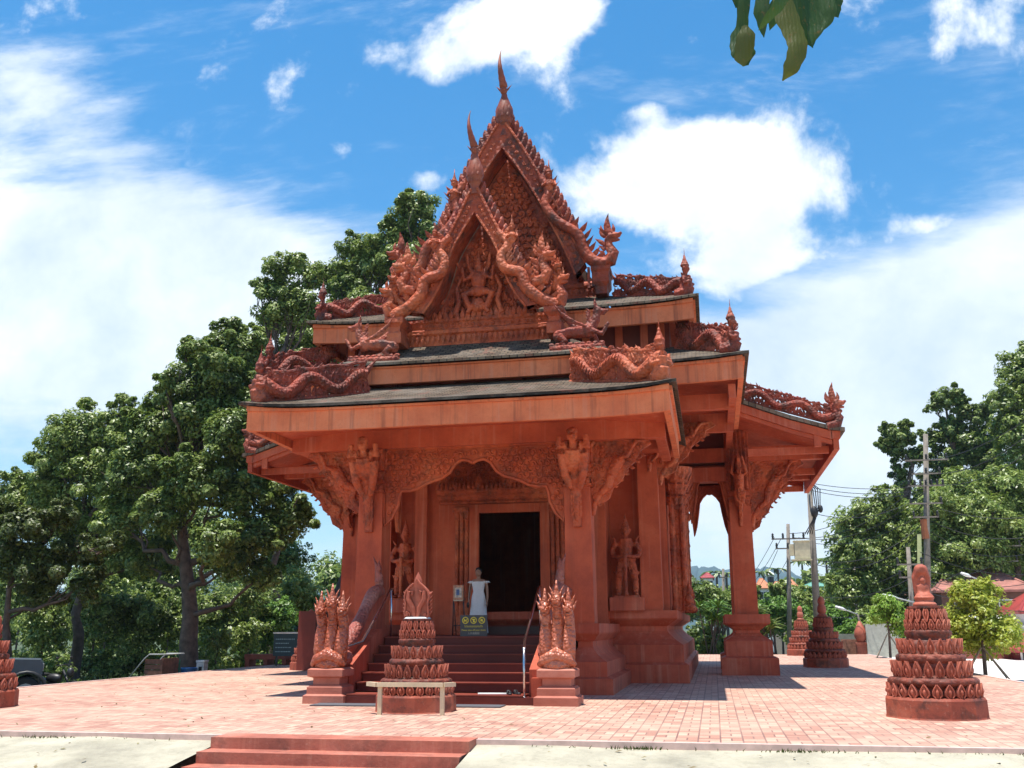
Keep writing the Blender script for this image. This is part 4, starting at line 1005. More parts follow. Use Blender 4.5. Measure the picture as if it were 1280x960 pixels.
# ------------------------------------------------------------------ naga statues at the stair foot
def naga_guard(xc, s, label):
    y = 16.62
    o = empty('naga_statue', (xc, y, 0), label, 'statue', 'three headed serpents guarding the stair')
    mb = MB(); mb.rect(xc-.37, xc+.37, y-.33, y+.33, [(0,0),(0,.13),(-.02,.145),(-.05,.16),(-.05,.27),(-.08,.29),(-.08,.30),(-.13,.31),(-.13,.42),(-.05,.45),(-.05,.56),(-.09,.585)])
    mb.build('pedestal', m_red('naga_pedestal%d' % s, a=(.45,.15,.10), d=(.33,.09,.055), l=(.55,.24,.17)), o)
    mb = MB(); b = V((xc, y, .58))
    def q(a, h, c=0): return b + V((a, -c, h))
    # coiled belly arch
    mb.tube([q(-.3,.05,.12), q(-.22,.14,.16), q(0,.24,.17), q(.2,.15,.16), q(.3,.05,.12)], [.05,.09,.12,.09,.05], 10)
    mb.ell(q(0,.06,.12), (.26,.15,.13))
    mb.build('coil', TERRA, o, True)
    for i, (a, h) in enumerate(((-.19,0), (0,.13), (.19,0))):
        n_ = MB(); lean = (-.01,0,.01)[i]
        pts = [q(a*.9,.1,.03), q(a*.95,.32,.06), q(a+lean*.5,.55,.02), q(a+lean,.75+h,-.02), q(a+lean*1.2,.9+h,.06)]
        n_.tube(pts, [.12,.13,.115,.09,.09], 12)
        for k in range(9):
            t = k/9; z = .14+t*(.62+h); n_.tube([q(a+lean*t-.06,z,.09), q(a+lean*t,z-.02,.135-.04*t), q(a+lean*t+.06,z,.09)], [.012,.02,.012], 5)
        n_.lathe([(.11,0),(.125,.02),(.11,.05)], q(a*.96,.44,.04), 10)
        nk = n_.build('neck', TERRA, o, True)
        hb = MB(); c = q(a+lean*1.2,.93+h,.08)
        hb.ell(c, (.085,.1,.075)); hb.ell(c+V((0,-.1,.02)), (.06,.08,.035)); hb.ell(c+V((0,-.09,-.045)), (.05,.06,.02)); hb.ell(c+V((0,-.165,.045)), (.03,.03,.03))
        for k in (-1,1):
            hb.ell(c+V((k*.05,-.07,.055)), .026, 7, 5); hb.flame(c+V((k*.07,0,.02)), (k*.28,.2,1), (k,0,0), .17, .08, .03, .3); hb.flame(c+V((k*.04,.0,.06)), (k*.22,.1,1), (k,0,0), .24, .07, .03, .2)
        hb.lathe([(.075,0),(.085,.03),(.06,.06),(.065,.1),(.04,.14),(.045,.17),(.025,.24),(.012,.34)], c+V((0,.01,.05)), 10)
        hb.build('head', TERRA, nk, True)
    # body climbing the stair as balustrade
    mb = MB(); xi = X(s*1.86)
    pts = [V((xc+.0, y+.12, .72)), V((xc-s*.15, y+.3, .74)), V((xi, 17.1, .82)), V((xi, 17.5, 1.04)), V((xi, 18.0, 1.38)), V((xi, 18.4, 1.70)), V((xi, 18.75, 1.92)), V((xi, 19.1, 1.98)), V((xi+s*.1, 19.3, 1.9))]
    sm = []
    for i in range(len(pts)-1):
        a, bb = pts[max(i-1,0)], pts[i]; c, d = pts[i+1], pts[min(i+2, len(pts)-1)]
        for k in range(6):
            t = k/6; sm.append(.5*((2*bb)+(-a+c)*t+(2*a-5*bb+4*c-d)*t*t+(-a+3*bb-3*c+d)*t**3))
    sm.append(pts[-1])
    mb.tube(sm, [.125+.012*sin(i*.4) for i in range(len(sm))], 12)
    mb.tube([p+V((0,0,.12)) for p in sm], .025, 6)
    bo = mb.build('body', BODY, o, True)
    w_ = MB(); fn = lambda a, b_, d: V((xi+d, a, b_))
    w_.prism([(p.y, p.z) for p in sm[8:]] + [(19.25, 1.2), (17.1, .5)], fn, -.07, .07); w_.build('balustrade_wall', REDP, o)
    tl = MB(); xt = X(s*2.45) if s > 0 else X(s*1.8)
    c = V((xi - s*.0, 19.05, 1.98)); 
    for k in range(3): tl.flame(c+V((0,.0,.1+.14*k)), (s*(.4-.1*k), 0, 1), (-s,0,0), .24, .14, .08, .3)
    tl.flame(c, (0,0,1), (s,0,0), .7, .2, .12, .3)
    tl.build('tail', BODY, o, True)
    return o
naga_guard(-6.63, -1, 'three headed red serpent statue on a pedestal at the left stair foot')
naga_guard(-2.60, 1, 'glossy three headed red serpent statue on a pedestal at the right stair foot')
# ------------------------------------------------------------------ lotus stupas
def petal(mb, c, a, r, h, w_, out=.12, inner=True):
    """pointed lotus petal standing on a ring; a = angle"""
    ra = V((cos(a), sin(a), 0)); ta = V((-sin(a), cos(a), 0)); b = c + ra*r
    pr = [(0,.45),(.25,1),(.5,.95),(.75,.55),(1,0.02)]
    vs = []; fs = []
    for t, q in pr:
        m_ = b + V((0,0,h*t)) + ra*(out*h*(t-.3))
        vs += [m_-ta*w_*q/2-ra*.02, m_+ra*.03, m_+ta*w_*q/2-ra*.02, m_-ra*.05]
    for i in range(4):
        for j in range(4): k = i*4+j; e = i*4+(j+1) % 4; fs.append((k, e, e+4, k+4))
    fs += [(3,2,1,0),(16,17,18,19)]; mb.add(vs, fs)
    if inner:
        e = [b+V((0,0,h*t))+ra*(out*h*(t-.3)+.02)+ta*(w_*q*.43*sg) for sg, L_ in ((1, pr), (-1, pr[::-1])) for t, q in L_]
        mb.tube(e, [.011]*len(e), 4); mb.ell(b+V((0,0,h*.42))+ra*.03, (w_*.16,w_*.16,h*.2), 6, 5)
def stupa(x, y, z, s, label, top, rot=0, detail=1, mats=(STUPA, STUPL, STUPD)):
    o = empty('lotus_stupa', (x, y, z), label, 'stupa', 'lotus stupas around the platform')
    c = V((x, y, z)); n = 12 if detail else 12
    mb = MB(); mb.lathe([(.70*s,0),(.69*s,.02*s),(.685*s,.25*s),(.665*s,.28*s),(.63*s,.285*s)], c, 12, rot); mb.build('base', mats[0], o)
    mb = MB(); g = [(.62,.28),(.54,.30),(.53,.40),(.54,.43),(.59,.45),(.615,.475),(.615,.51),(.58,.54),(.49,.55),(.455,.57),(.44,.70),(.435,.74),(.46,.765),(.475,.80),(.47,.84),(.44,.865),(.37,.875),(.355,.9),(.34,1.04),(.30,1.07),(.30,1.10),(.325,1.13),(.32,1.18),(.29,1.2),(.25,1.21),(.245,1.31),(.255,1.33),(.225,1.36),(.2,1.44),(.21,1.49),(.25,1.5),(.25,1.53),(.2,1.535)]
    mb.lathe([(a*s, h*s) for a, h in g], c, 28, rot); bo = mb.build('body', mats[2], o, True, angle=50)
    def ring(zz, rr, num, h, w_, out=.12, dn=False):
        p = MB()
        for k in range(num):
            petal(p, c+V((0,0,zz*s)), 2*pi*(k+.5)/num, rr*s, h*s*(-1 if dn else 1), w_*s, out, detail > 0)
        if dn: pass
        p.build('petal_ring', mats[1], o, True, angle=40)
    ring(.285, .605, 24, .18, .135, .03); ring(.55, .505, 22, .22, .125, .16); ring(.875, .405, 20, .2, .105, .14); ring(1.2, .275, 18, .14, .08, .1); ring(1.49, .25, 16, .18, .078, -.14, True)
    t = MB(); tz = 1.53*s
    if top == 'hood':   # serpent hood plaque with two scrolls, pointed finial
        fn = lambda a, b, d: V((x+a*s*.98, y+d*s, z+tz+b*s*.94)); hp = [(.0,.72),(.06,.64),(.13,.58),(.2,.5),(.225,.4),(.2,.28),(.21,.18),(.22,.1),(.2,.0)]
        hp = hp + [(-a, b) for a, b in reversed(hp[1:])]
        t.prism(hp, fn, -.07, .07); e = [fn(a, b, -.08) for a, b in hp]; t.tube(e, [.02*s]*len(e), 6)
        for k in (-1,1):
            t.tube([fn(k*.03,.02,-.08), fn(k*.06,.2,-.1), fn(k*.15,.36,-.1), fn(k*.14,.5,-.1), fn(k*.07,.5,-.1), fn(k*.08,.42,-.1)], [.03*s,.04*s,.045*s,.035*s,.03*s,.02*s], 7)
            for q in range(6): t.flame(fn(k*.2,.08+.07*q,0), (k,0,.6), (0,0,1), .09*s, .08*s, .04*s, .3)
            t.scroll(fn(k*.17,.08,-.08), (1,0,0), (0,0,1), .06*s, .018*s, 1.2, 0, k, 9)
        t.flame(fn(0,.6,0), (0,0,1), (1,0,0), .24*s, .16*s, .1*s, 0)
    elif top == 'buddha':  # seated figure sheltered by a cobra hood
        q = lambda a, b, d=0: V((x+a*s*.68, y+d*s*.8, z+tz+b*s*.92))
        t.lathe([(.16*s,0),(.17*s,.03*s),(.12*s,.08*s),(.15*s,.13*s)], q(0,0), 14)
        t.ell(q(0,.16,-.02), (.13*s,.1*s,.05*s)); t.ell(q(0,.26,0), (.075*s,.06*s,.11*s)); t.ell(q(0,.4,-.01), (.045*s,.05*s,.055*s)); t.lathe([(.035*s,0),(.02*s,.04*s),(.005*s,.08*s)], q(0,.43,0), 8)
        for k in (-1,1): limb(t, [q(k*.075,.32), q(k*.1,.22,-.02), q(k*.03,.18,-.1)], .03*s, .02*s); limb(t, [q(k*.05,.15), q(k*.13,.15,-.05), q(-k*.04,.15,-.1)], .045*s, .03*s)
        t.tube([q(0,.05,.1), q(0,.3,.13), q(0,.48,.11), q(0,.58,.02), q(0,.57,-.06)], [.1*s,.12*s,.13*s,.1*s,.05*s], 10, flat=(V((0,1,0)), .5))
        for k in (-1,1): t.tube([q(k*.09,.2,.1), q(k*.11,.45,.08), q(k*.07,.56,-.02)], [.05*s,.06*s,.03*s], 8)
    else:
        t.lathe([(.14*s,0),(.16*s,.04*s),(.1*s,.1*s),(.14*s,.16*s),(.13*s,.3*s),(.09*s,.38*s),(.11*s,.44*s),(.1*s,.54*s),(.04*s,.62*s)], V((x, y, z+tz)), 12)
    if top == 'buddha': t.fuse('finial_statue', mats[1], o, .014)
    else: t.build('finial_statue', mats[1], o, True, angle=40)
    if top == 'hood':
        p = MB(); p.lathe([(.235*s,0),(.235*s,.03*s),(.2*s,.05*s)], V((x, y, z+tz-.02)), 20); p.build('cap_slab', WHITE, o)
    return o
stupa(-4.62, 15.15, 0, .91, 'lotus stupa with a serpent hood plaque, before the stair inside a timber rail', 'hood', .26)
stupa(3.0, 15.2, 0, .99, 'large lotus stupa with a hooded seated figure on top, right of the temple', 'buddha', .1)
stupa(-12.32, 14.9, 0, 1.0, 'lotus stupa cut off by the left edge of the photo, near the grey pickup truck', 'bud', .2)
stupa(3.35, 32.6, 0, 1.0, 'dark shaded lotus stupa standing in the roof shadow right of the temple', 'bud', 0)
stupa(3.72, 47.2-2.0, 0, .98, 'smallest lotus stupa at the far edge of the paving, lit by the sun', 'bud', 0)
stupa(-12.55, 29.6, 0, .86, 'lotus stupa half hidden behind the left serpent statue', 'bud', 0)
# timber rail round the front stupa
o = empty('timber_rail', (-4.52, 14.3, 0), 'pale timber rail frame around the lower part of the front lotus stupa', 'barrier')
mb = MB(); L_ = [(-5.22, 14.62), (-5.0, 14.40), (-3.98, 14.42), (-3.86, 14.60)]
for i in range(3):
    a, b = V((*L_[i], .43)), V((*L_[i+1], .43)); d = (b-a).normalized(); nn = V((-d.y, d.x, 0))*.035
    u = V((0,0,.03)); p = [a-nn-u, b-nn-u, b+nn-u, a+nn-u]; mb.add(p+[q+u*2 for q in p], [(0,3,2,1),(4,5,6,7),(0,1,5,4),(1,2,6,5),(2,3,7,6),(3,0,4,7)])
mb.build('top_rail', WOODP, o)
for (x, y) in ((-4.96, 14.42), (-4.0, 14.44)):
    mb = MB(); mb.box(x-.03, x+.03, y-.025, y+.025, 0, .398); mb.build('post', WOODP, o)
# small tray and pale strip drawn as a white tube on the bottom step
mb = MB(); mb.tube([(-3.98, 16.62, .165), (-3.45, 16.66, .165)], .018, 8); o = mb.build('pole', WHITE, loc=(-3.7, 16.64, .155), smooth=True); tag(o, 'thin white tube-shaped strip on the lowest stair step beside the front stupa', 'pole')
mb = MB(); mb.rect(X(-1.9), X(1.35), 15.85, 16.3, [(0,.004),(0,.02)]); o = mb.build('floor_mat', m_plain('dark_grey_mat', (.09,.09,.10), .9), loc=(C, 16.1, 0)); tag(o, 'dark grey mat on the paving in front of the stair', 'mat')
# sandals
def sandals(x, y, z, rz, label):
    o = empty('sandals', (x, y, z), label, 'sandals')
    for k in (-1, 1):
        mb = MB(); 
        mb.M = Matrix.Translation(V((x, y, z))) @ Matrix.Rotation(rz + k*.12, 4, 'Z') @ Matrix.Translation(V((k*.07,0,0)))
        mb.lathe([(.045,0),(.05,.01),(.047,.02)], (0,.06,0), 12, sy=1.3); mb.lathe([(.036,0),(.04,.012),(.037,.03)], (0,-.07,0), 12, sy=1.3); mb.box(-.03,.03,-.08,.06,.002,.019)
        mb.tube([(-.045,.05,.015),(-.02,.05,.06),(.02,.05,.06),(.045,.05,.015)], .012, 6); mb.tube([(-.04,.0,.015),(0,.06,.06),(.04,.0,.015)], .009, 6)
        mb.build('sandal', BLACKM, o, True)
sandals(-3.38, 16.66, .158, .5, 'pair of black sandals left on the bottom step at the right')
# stair handrails
for s, xx, lab in ((-1, X(-1.7), 'bent stainless steel handrail beside the left serpent statue'), (1, X(1.62), 'bent stainless steel handrail beside the right serpent statue')):
    o = empty('handrail', (xx, 16.6, .1), lab, 'handrail', 'stair handrails')
    mb = MB(); xi = X(s*1.5); mb.tube([(xx, 16.5, .88), (xx-s*.04, 16.75, .93), (xi, 17.2, 1.02), (xi, 17.9, 1.45), (xi, 18.7, 2.0), (xi, 18.9, 2.02)], .024, 8); mb.build('rail', STEEL, o, True)
    mb = MB(); mb.tube([(xx, 16.5, .12), (xx, 16.5, .885)], .022, 8); mb.lathe([(.05,0),(.05,.01)], (xx, 16.5, .121), 10); mb.build('post', STEEL, o, True)
    mb = MB(); mb.tube([(xi, 18.8, 1.09), (xi, 18.8, 2.0)], .02, 8); mb.build('post', STEEL, o, True)
# ------------------------------------------------------------------ sign, poster stand, woman
def text(body, loc, size, mat, parent, name, ext=.002, rotx=pi/2, rotz=0, align='CENTER'):
    cu = bpy.data.curves.new(name, 'FONT'); cu.body = body; cu.size = size; cu.extrude = ext; cu.align_x = align; cu.align_y = 'CENTER'
    t = bpy.data.objects.new('tmp', cu); COL.objects.link(t)
    me = bpy.data.meshes.new_from_object(t.evaluated_get(bpy.context.evaluated_depsgraph_get())); bpy.data.objects.remove(t)
    me.name = name; me.transform(Matrix.Translation(V(loc) - WL[parent]) @ Matrix.Rotation(rotz, 4, 'Z') @ Matrix.Rotation(rotx, 4, 'X'))
    me.materials.clear(); me.materials.append(mat); o = bpy.data.objects.new(name, me); COL.objects.link(o); o.parent = parent; WL[o] = WL[parent]; return o
YEL = m_plain('sign_yellow', (.75,.60,.06), .5, var=.05); SGN = m_plain('sign_dark_grey', (.045,.045,.05), .5, var=.1)
sx, sy, sz = at(592, 795, 18.86).x, 18.86, 1.09
o = empty('shoe_sign', (sx, sy, sz), 'dark grey sign with three yellow prohibition circles at the top of the stair', 'sign')
mb = MB(); mb.box(sx-.27, sx+.27, sy, sy+.025, sz, sz+.40); mb.build('panel', SGN, o)
for k in range(3):
    mb = MB(); cx, cz = sx-.165+.165*k, sz+.30; pts = [(cx+.058*cos(a*pi/10), sy-.006, cz+.058*sin(a*pi/10)) for a in range(21)]
    mb.tube(pts, .009, 6); mb.tube([(cx-.04, sy-.006, cz+.04), (cx+.04, sy-.006, cz-.04)], .007, 5)
    if k == 0: mb.tube([(cx-.035, sy-.004, cz-.012), (cx+.01, sy-.004, cz-.008), (cx+.03, sy-.004, cz+.02)], [.018,.014,.008], 6)
    elif k == 1: mb.box(cx-.012, cx+.018, sy-.008, sy-.002, cz-.035, cz+.03); mb.box(cx-.03, cx+.03, sy-.007, sy-.003, cz+.005, cz+.022)
    else: mb.ell((cx, sy-.005, cz+.005), (.022,.005,.022), 8, 6); mb.box(cx-.03, cx+.015, sy-.008, sy-.002, cz-.02, cz-.005)
    mb.build('prohibition_symbol', YEL, o)
text('โปรดถอดรองเท้า', (sx, sy-.003, sz+.185), .055, YEL, o, 'thai_text')
text('Please take off your shoes', (sx, sy-.003, sz+.115), .046, YEL, o, 'english_text')
text('入内请脱鞋', (sx, sy-.003, sz+.05), .048, m_plain('sign_grey_text', (.4,.38,.3), .6), o, 'chinese_text')
p = at(573, 741, 20.6)
o = empty('poster_stand', (p.x, 20.6, 1.09), 'small framed picture on a thin black stand left of the woman', 'poster stand')
mb = MB(); mb.box(p.x-.115, p.x+.115, 20.585, 20.6, p.z-.15, p.z+.16); mb.build('frame', m_plain('copper_frame', (.5,.22,.12), .35, var=.4, scale=25), o)
mb = MB(); mb.box(p.x-.075, p.x+.075, 20.578, 20.584, p.z-.10, p.z+.11); mb.build('picture', m_plain('pale_print', (.55,.45,.36), .5, var=.5, scale=18), o)
mb = MB(); mb.box(p.x-.04, p.x+.03, 20.573, 20.577, p.z-.05, p.z+.07); mb.build('picture_patch', m_plain('blue_print', (.08,.13,.28), .5, var=.3, scale=20), o)
mb = MB(); mb.box(p.x-.10, p.x+.10, 20.56, 20.62, p.z-.175, p.z-.152); mb.build('shelf', WOODP, o)
mb = MB()
for k in (-1, 1): mb.tube([(p.x+k*.11, 20.62, p.z+.1), (p.x+k*.13, 20.64, 1.09)], .012, 6); mb.tube([(p.x+k*.1, 20.62, p.z-.2), (p.x+k*.12, 20.9, 1.09)], .01, 6)
mb.tube([(p.x-.12, 20.63, 1.3), (p.x+.12, 20.63, 1.3)], .009, 6); mb.build('stand', BLACKM, o, True)
# woman in the doorway
SKIN = m_plain('skin', (.36,.19,.13), .55, var=.08); HAIR = m_plain('black_hair', (.012,.01,.01), .45, var=.2); DRESS = m_plain('white_dress', (.78,.76,.78), .8, var=.05, scale=10, bmp=.3)
wx, wy, wz = at(598, 790, 22.7).x, 22.7, 1.09
o = empty('person', (wx, wy, wz), 'woman in a long white off-shoulder dress standing in the temple doorway', 'person')
f = MB()
def q(a, c, h): return V((wx+a, wy-c, wz+h))
for k in (-1, 1):
    limb(f, [q(k*.075,0,.05), q(k*.08,-.01,.28), q(k*.085,.01,.42), q(k*.09,0,.6), q(k*.085,0,.78)], .032, .08)
    f.ell(q(k*.08,.05,.03), (.035,.09,.03)); limb(f, [q(k*.16,0,1.22), q(k*.2,-.01,1.1), q(k*.215,.0,.97)], .042, .032); limb(f, [q(k*.215,0,.97), q(k*.225,.03,.85), q(k*.22,.06,.75)], .031, .02)
    f.ell(q(k*.22,.065,.71), (.018,.03,.04))
    for n_ in range(4): limb(f, [q(k*.22,.045+.014*n_,.69), q(k*.222,.052+.014*n_,.655), q(k*.214,.058+.013*n_,.63+.004*abs(n_-1.5))], .0085, .006)
    limb(f, [q(k*.215,.09,.72), q(k*.205,.105,.69), q(k*.2,.108,.67)], .009, .007)
limb(f, [q(0,0,.78), q(0,0,.95), q(0,0,1.08), q(0,0,1.2), q(0,-.005,1.26)], .085, .085); f.ell(q(0,0,1.16), (.12,.075,.10)); f.ell(q(0,0,.82), (.13,.08,.10))
limb(f, [q(-.15,0,1.23), q(0,0,1.26), q(.15,0,1.23)], .04, .04); limb(f, [q(0,0,1.26), q(0,.01,1.36)], .045, .042)
f.ell(q(0,.02,1.43), (.068,.082,.098), 14, 10); f.ell(q(0,.105,1.42), (.011,.016,.018), 8, 6); f.ell(q(0,.092,1.385), (.024,.012,.009), 8, 6)
for k in (-1,1): f.ell(q(k*.026,.092,1.445), (.014,.008,.008), 8, 6); f.ell(q(k*.069,.01,1.425), (.009,.018,.026), 8, 6)
f.fuse('body', SKIN, o, .0085)
h = MB(); h.ell(q(0,-.01,1.475), (.082,.088,.085), 14, 10); h.ell(q(0,-.07,1.49), (.055,.05,.05), 10, 8); h.ell(q(-.03,-.04,1.4), (.05,.06,.06)); h.fuse('hair', HAIR, o, .01)
h = MB()
for k in range(5): h.flame(q(-.062,.02,1.50), (cos(k*1.257)*.8-.3, -.5, sin(k*1.257)*.8), (0,1,0), .035, .025, .006, .2)
h.build('hair_flower', m_plain('yellow_flower', (.75,.62,.2), .6), o)
d = MB(); n = 28; vs = []; rows = [(.04,.235,.17),(.3,.215,.15),(.6,.19,.13),(.8,.172,.122),(.9,.155,.11),(1.0,.128,.095),(1.1,.145,.108),(1.18,.165,.112),(1.22,.17,.10)]
for zz, rx, ry in rows:
    for j in range(n):
        a = 2*pi*j/n; w_ = 1 + (.07*sin(a*9+zz*2)*max(0, (.95-zz))); vs.append(tuple(q(rx*w_*cos(a), ry*w_*sin(a), zz)))
d.add(vs, [(i*n+j, i*n+(j+1) % n, (i+1)*n+(j+1) % n, (i+1)*n+j) for i in range(len(rows)-1) for j in range(n)])
for k in (-1,1):
    for t in range(5): d.flame(q(k*(.13+.02*t),.03-.02*t,1.235), (k*.9,-.1,-.5), (0,-1,0), .09, .07, .03, .2)
    d.ell(q(k*.185,0,1.205), (.05,.065,.035), 8, 6)
for z_ in range(9): d.ell(q(0,.135-.0*z_+.004*z_,.35+.09*z_) if z_ < 5 else q(0,.118,.35+.09*z_), .008, 6, 4)
d.build('dress', DRESS, o, True)
h = MB(); h.tube([q(-.16,.02,1.25), q(-.2,.05,1.0), q(-.22,.06,.72)], .006, 5); h.ell(q(-.235,.07,.68), (.035,.07,.07), 8, 6); h.build('shoulder_bag', m_plain('dark_bag', (.03,.025,.025), .6), o, True)
# ------------------------------------------------------------------ vegetation
def leaves(name, mat, parent, blobs, n, L, seed=1, sub=15, fill=.2, asp=.5, droop=.15, clump=.215):
    """blobs: (centre, (rx, ry, rz)); leaf-sized rhombi in many small clumps on and inside each blob"""
    rg = np.random.default_rng(seed)
    vol = np.array([(b[1][0]*b[1][1]*b[1][2])**(2/3) for b in blobs]); cnt = rg.multinomial(n, vol/vol.sum())
    P_ = []; NO = []
    for (c, r), k in zip(blobs, cnt):
        if k == 0: continue
        r = np.array(r); c = np.array(c); ks = max(6, int(sub*max(1, (r.mean()/.9)**2)))
        d = rg.normal(size=(ks, 3)); d /= np.linalg.norm(d, axis=1)[:, None]; d[:, 2] = np.where(d[:, 2] < -.45, -d[:, 2]*.6, d[:, 2])
        rad = rg.uniform(.5, 1.14, ks)[:, None]; sc_ = c + d*r*rad; cr = clump*r.mean()*rg.uniform(.6, 1.25, ks)
        kf = int(k*fill); ki = rg.integers(0, ks, k-kf)
        e = rg.normal(size=(k-kf, 3)); e /= np.linalg.norm(e, axis=1)[:, None]; e *= rg.uniform(.3, 1.0, (k-kf, 1))**.5
        e[:, 2] *= .8; p = sc_[ki] + e*cr[ki][:, None]*1.25
        no = e*1.0 + d[ki]*.6 + np.array([0,0,.75]) + rg.normal(size=e.shape)*.35
        P_.append(p); NO.append(no)
        e = rg.normal(size=(kf, 3)); e /= np.linalg.norm(e, axis=1)[:, None]; p = c + e*r*rg.uniform(.1, .85, (kf, 1)); P_.append(p); NO.append(e+np.array([0,0,.8])+rg.normal(size=e.shape)*.4)
    p = np.concatenate(P_); no = np.concatenate(NO); no /= np.linalg.norm(no, axis=1)[:, None]; m_ = len(p)
    t = rg.normal(size=(m_, 3)); t -= no*(t*no).sum(1)[:, None]; t /= np.linalg.norm(t, axis=1)[:, None]; b = np.cross(no, t)
    s = (L*rg.uniform(.6, 1.3, m_))[:, None]
    t[:, 2] -= droop
    v = np.stack([p - t*s*.5, p + b*s*asp*.5 + no*s*.06, p + t*s*.5 - no*s*.12, p - b*s*asp*.5 + no*s*.06], 1).reshape(-1, 3)
    off = np.array(WL.get(parent, V((0,0,0)))) if parent else 0
    v = v - off
    me = bpy.data.meshes.new(name); me.vertices.add(len(v)); me.vertices.foreach_set('co', v.astype(np.float32).ravel())
    me.loops.add(m_*4); me.loops.foreach_set('vertex_index', np.arange(m_*4, dtype=np.int32)); me.polygons.add(m_)
    me.polygons.foreach_set('loop_start', np.arange(0, m_*4, 4, dtype=np.int32)); me.update(calc_edges=True); me.validate()
    me.materials.append(mat); o = bpy.data.objects.new(name, me); COL.objects.link(o)
    if parent: o.parent = parent
    return o
def B(px, py, r, Y, ry=None, dy=None):
    k = Y/1190; c = at(px, py, Y); return (tuple(c), (r*k, (dy or r)*k, (ry or r)*k))
def branch_path(a, b, rnd, k=7, w_=.06):
    a, b = V(a), V(b); L_ = (b-a).length; pts = []
    for i in range(k+1):
        t = i/k; p = a.lerp(b, t) + V((0,0,-sin(pi*t)*L_*.06)); 
        if 0 < i < k: p += V([rnd.gauss(0, L_*w_*.5) for _ in range(3)])
        pts.append(p)
    return pts
def tree(name, label, cat, base, r0, top, blobs, n, L, mat, seed=1, group=None, bark=BARK, limbs=True, tw=.035, **kw):
    rnd = random.Random(seed); base = V(base); o = empty(name, base, label, cat, group)
    top = V(top); tp = branch_path(base, top, rnd, 9, tw); mb = MB()
    k = len(tp); mb.tube([base-V((0,0,.3))]+tp, [r0*1.5]+[r0*(1-.72*i/(k-1)) for i in range(k)], 11)
    if limbs:
        for c, r in blobs:
            c = V(c); j = min(range(2, k), key=lambda i: (tp[i]-c).length + (0 if tp[i].z < c.z else 3) )
            j = max(2, j-1); st = tp[j]
            if (c-st).length < .4: continue
            rr = max(.02, min(r0*.45, (c-st).length*.035)); bp = branch_path(st, c, rnd, 6, .07); mb.tube(bp, [rr*(1-.7*i/6) for i in range(7)], 6)
            for q in range(4):
                e = c + V([rnd.uniform(-.75,.75)*r[0], rnd.uniform(-.75,.75)*r[1], rnd.uniform(-.2,.8)*r[2]]); mb.tube(branch_path(bp[rnd.randint(3,6)], e, rnd, 4, .08), [rr*.4,rr*.32,rr*.24,rr*.16,rr*.08], 5)
    mb.build('trunk', bark, o, True)
    leaves('crown', mat, o, blobs, n, L, seed, **kw)
    return o
GZ = -.62
def foot(px, Y): p = at(px, 800, Y); return (p.x, Y, GZ)
# left: the great tree by the platform
tree('broadleaf_tree', 'great dark tree with a thick bare trunk, a blue tub at its foot', 'tree', foot(239, 31), .36, at(232, 560, 31),
     [B(265,470,48,31), B(225,520,45,32), B(285,540,42,30), B(170,590,45,31), B(250,600,48,30), B(300,620,45,31), B(205,640,42,30), B(270,680,38,29), B(320,670,40,31), B(345,600,40,32), B(190,540,40,31), B(215,480,26,30), B(300,440,38,32), B(330,490,42,33), B(360,650,38,32), B(300,560,40,31), B(230,560,36,33), B(330,720,26,31), B(150,650,36,31), B(240,440,26,31), B(285,425,30,32), B(255,520,52,31), B(310,520,50,32), B(205,570,40,32), B(290,700,36,31), B(355,560,34,33), B(180,700,34,32)],
     230000, .155, LF_D, 3, tw=.02, fill=.36)
tree('broadleaf_tree', 'rounded broadleaf tree far left behind the grey pickup, below the white clouds', 'tree', foot(95, 33), .25, at(110, 640, 33),
     [B(110,545,50,33), B(155,530,30,33), B(70,570,38,33), B(130,600,50,33), B(60,630,48,34), B(20,640,38,34), B(100,660,48,33), B(165,620,40,33), B(155,502,16,33), B(-15,660,40,34), B(180,690,38,33), B(185,560,36,33), B(160,580,44,33), B(60,600,36,33), B(85,545,34,33), B(15,610,26,34), B(150,640,46,35), B(200,600,40,35), B(110,580,44,34)],
     120000, .155, LF_M, 4, fill=.34)
tree('broadleaf_tree', 'tall light green tree rising directly behind the left roof corner of the temple', 'tree', foot(428, 46), .4, at(452, 400, 46),
     [B(520,265,34,46), B(545,300,32,46), B(490,300,30,46), B(465,335,36,46), B(510,335,42,46), B(440,370,34,46), B(410,395,28,46), B(470,400,45,46), B(380,450,40,46), B(345,475,38,45), B(310,440,34,45), B(285,470,34,45), B(390,520,42,45), B(430,480,40,46), B(540,370,36,46), B(330,410,18,46), B(360,410,34,46), B(400,440,44,46), B(435,345,26,46), B(325,470,40,45), B(300,500,42,45), B(560,330,30,46), B(380,395,26,46), B(510,300,40,47), B(415,350,34,47), B(450,320,32,47), B(385,410,38,47), B(410,470,40,46), B(295,445,32,45)],
     200000, .2, LF_M, 5, fill=.2)
tree('sparse_tree', 'thin open treetop with bare twigs showing against white cloud left of the upper roof', 'tree', foot(345, 42), .2, at(358, 420, 42),
     [B(350,340,22,42), B(372,328,20,42), B(335,365,22,42), B(358,372,28,42), B(388,348,20,42), B(326,357,14,42), B(345,395,26,42), B(378,392,28,42)],
     15000, .19, LF_M, 6, fill=.3, clump=.33)
tree('broadleaf_tree', 'low olive green tree at the left edge of the photo in front of darker trees', 'tree', foot(8, 24.5), .16, at(20, 690, 24.5),
     [B(30,660,42,24), B(75,650,30,24.5), B(10,700,42,24), B(60,700,42,24.5), B(100,690,32,25), B(50,740,38,25), B(110,735,30,25), B(-20,650,40,24), B(140,680,20,25)],
     42000, .12, LF_O, 7)
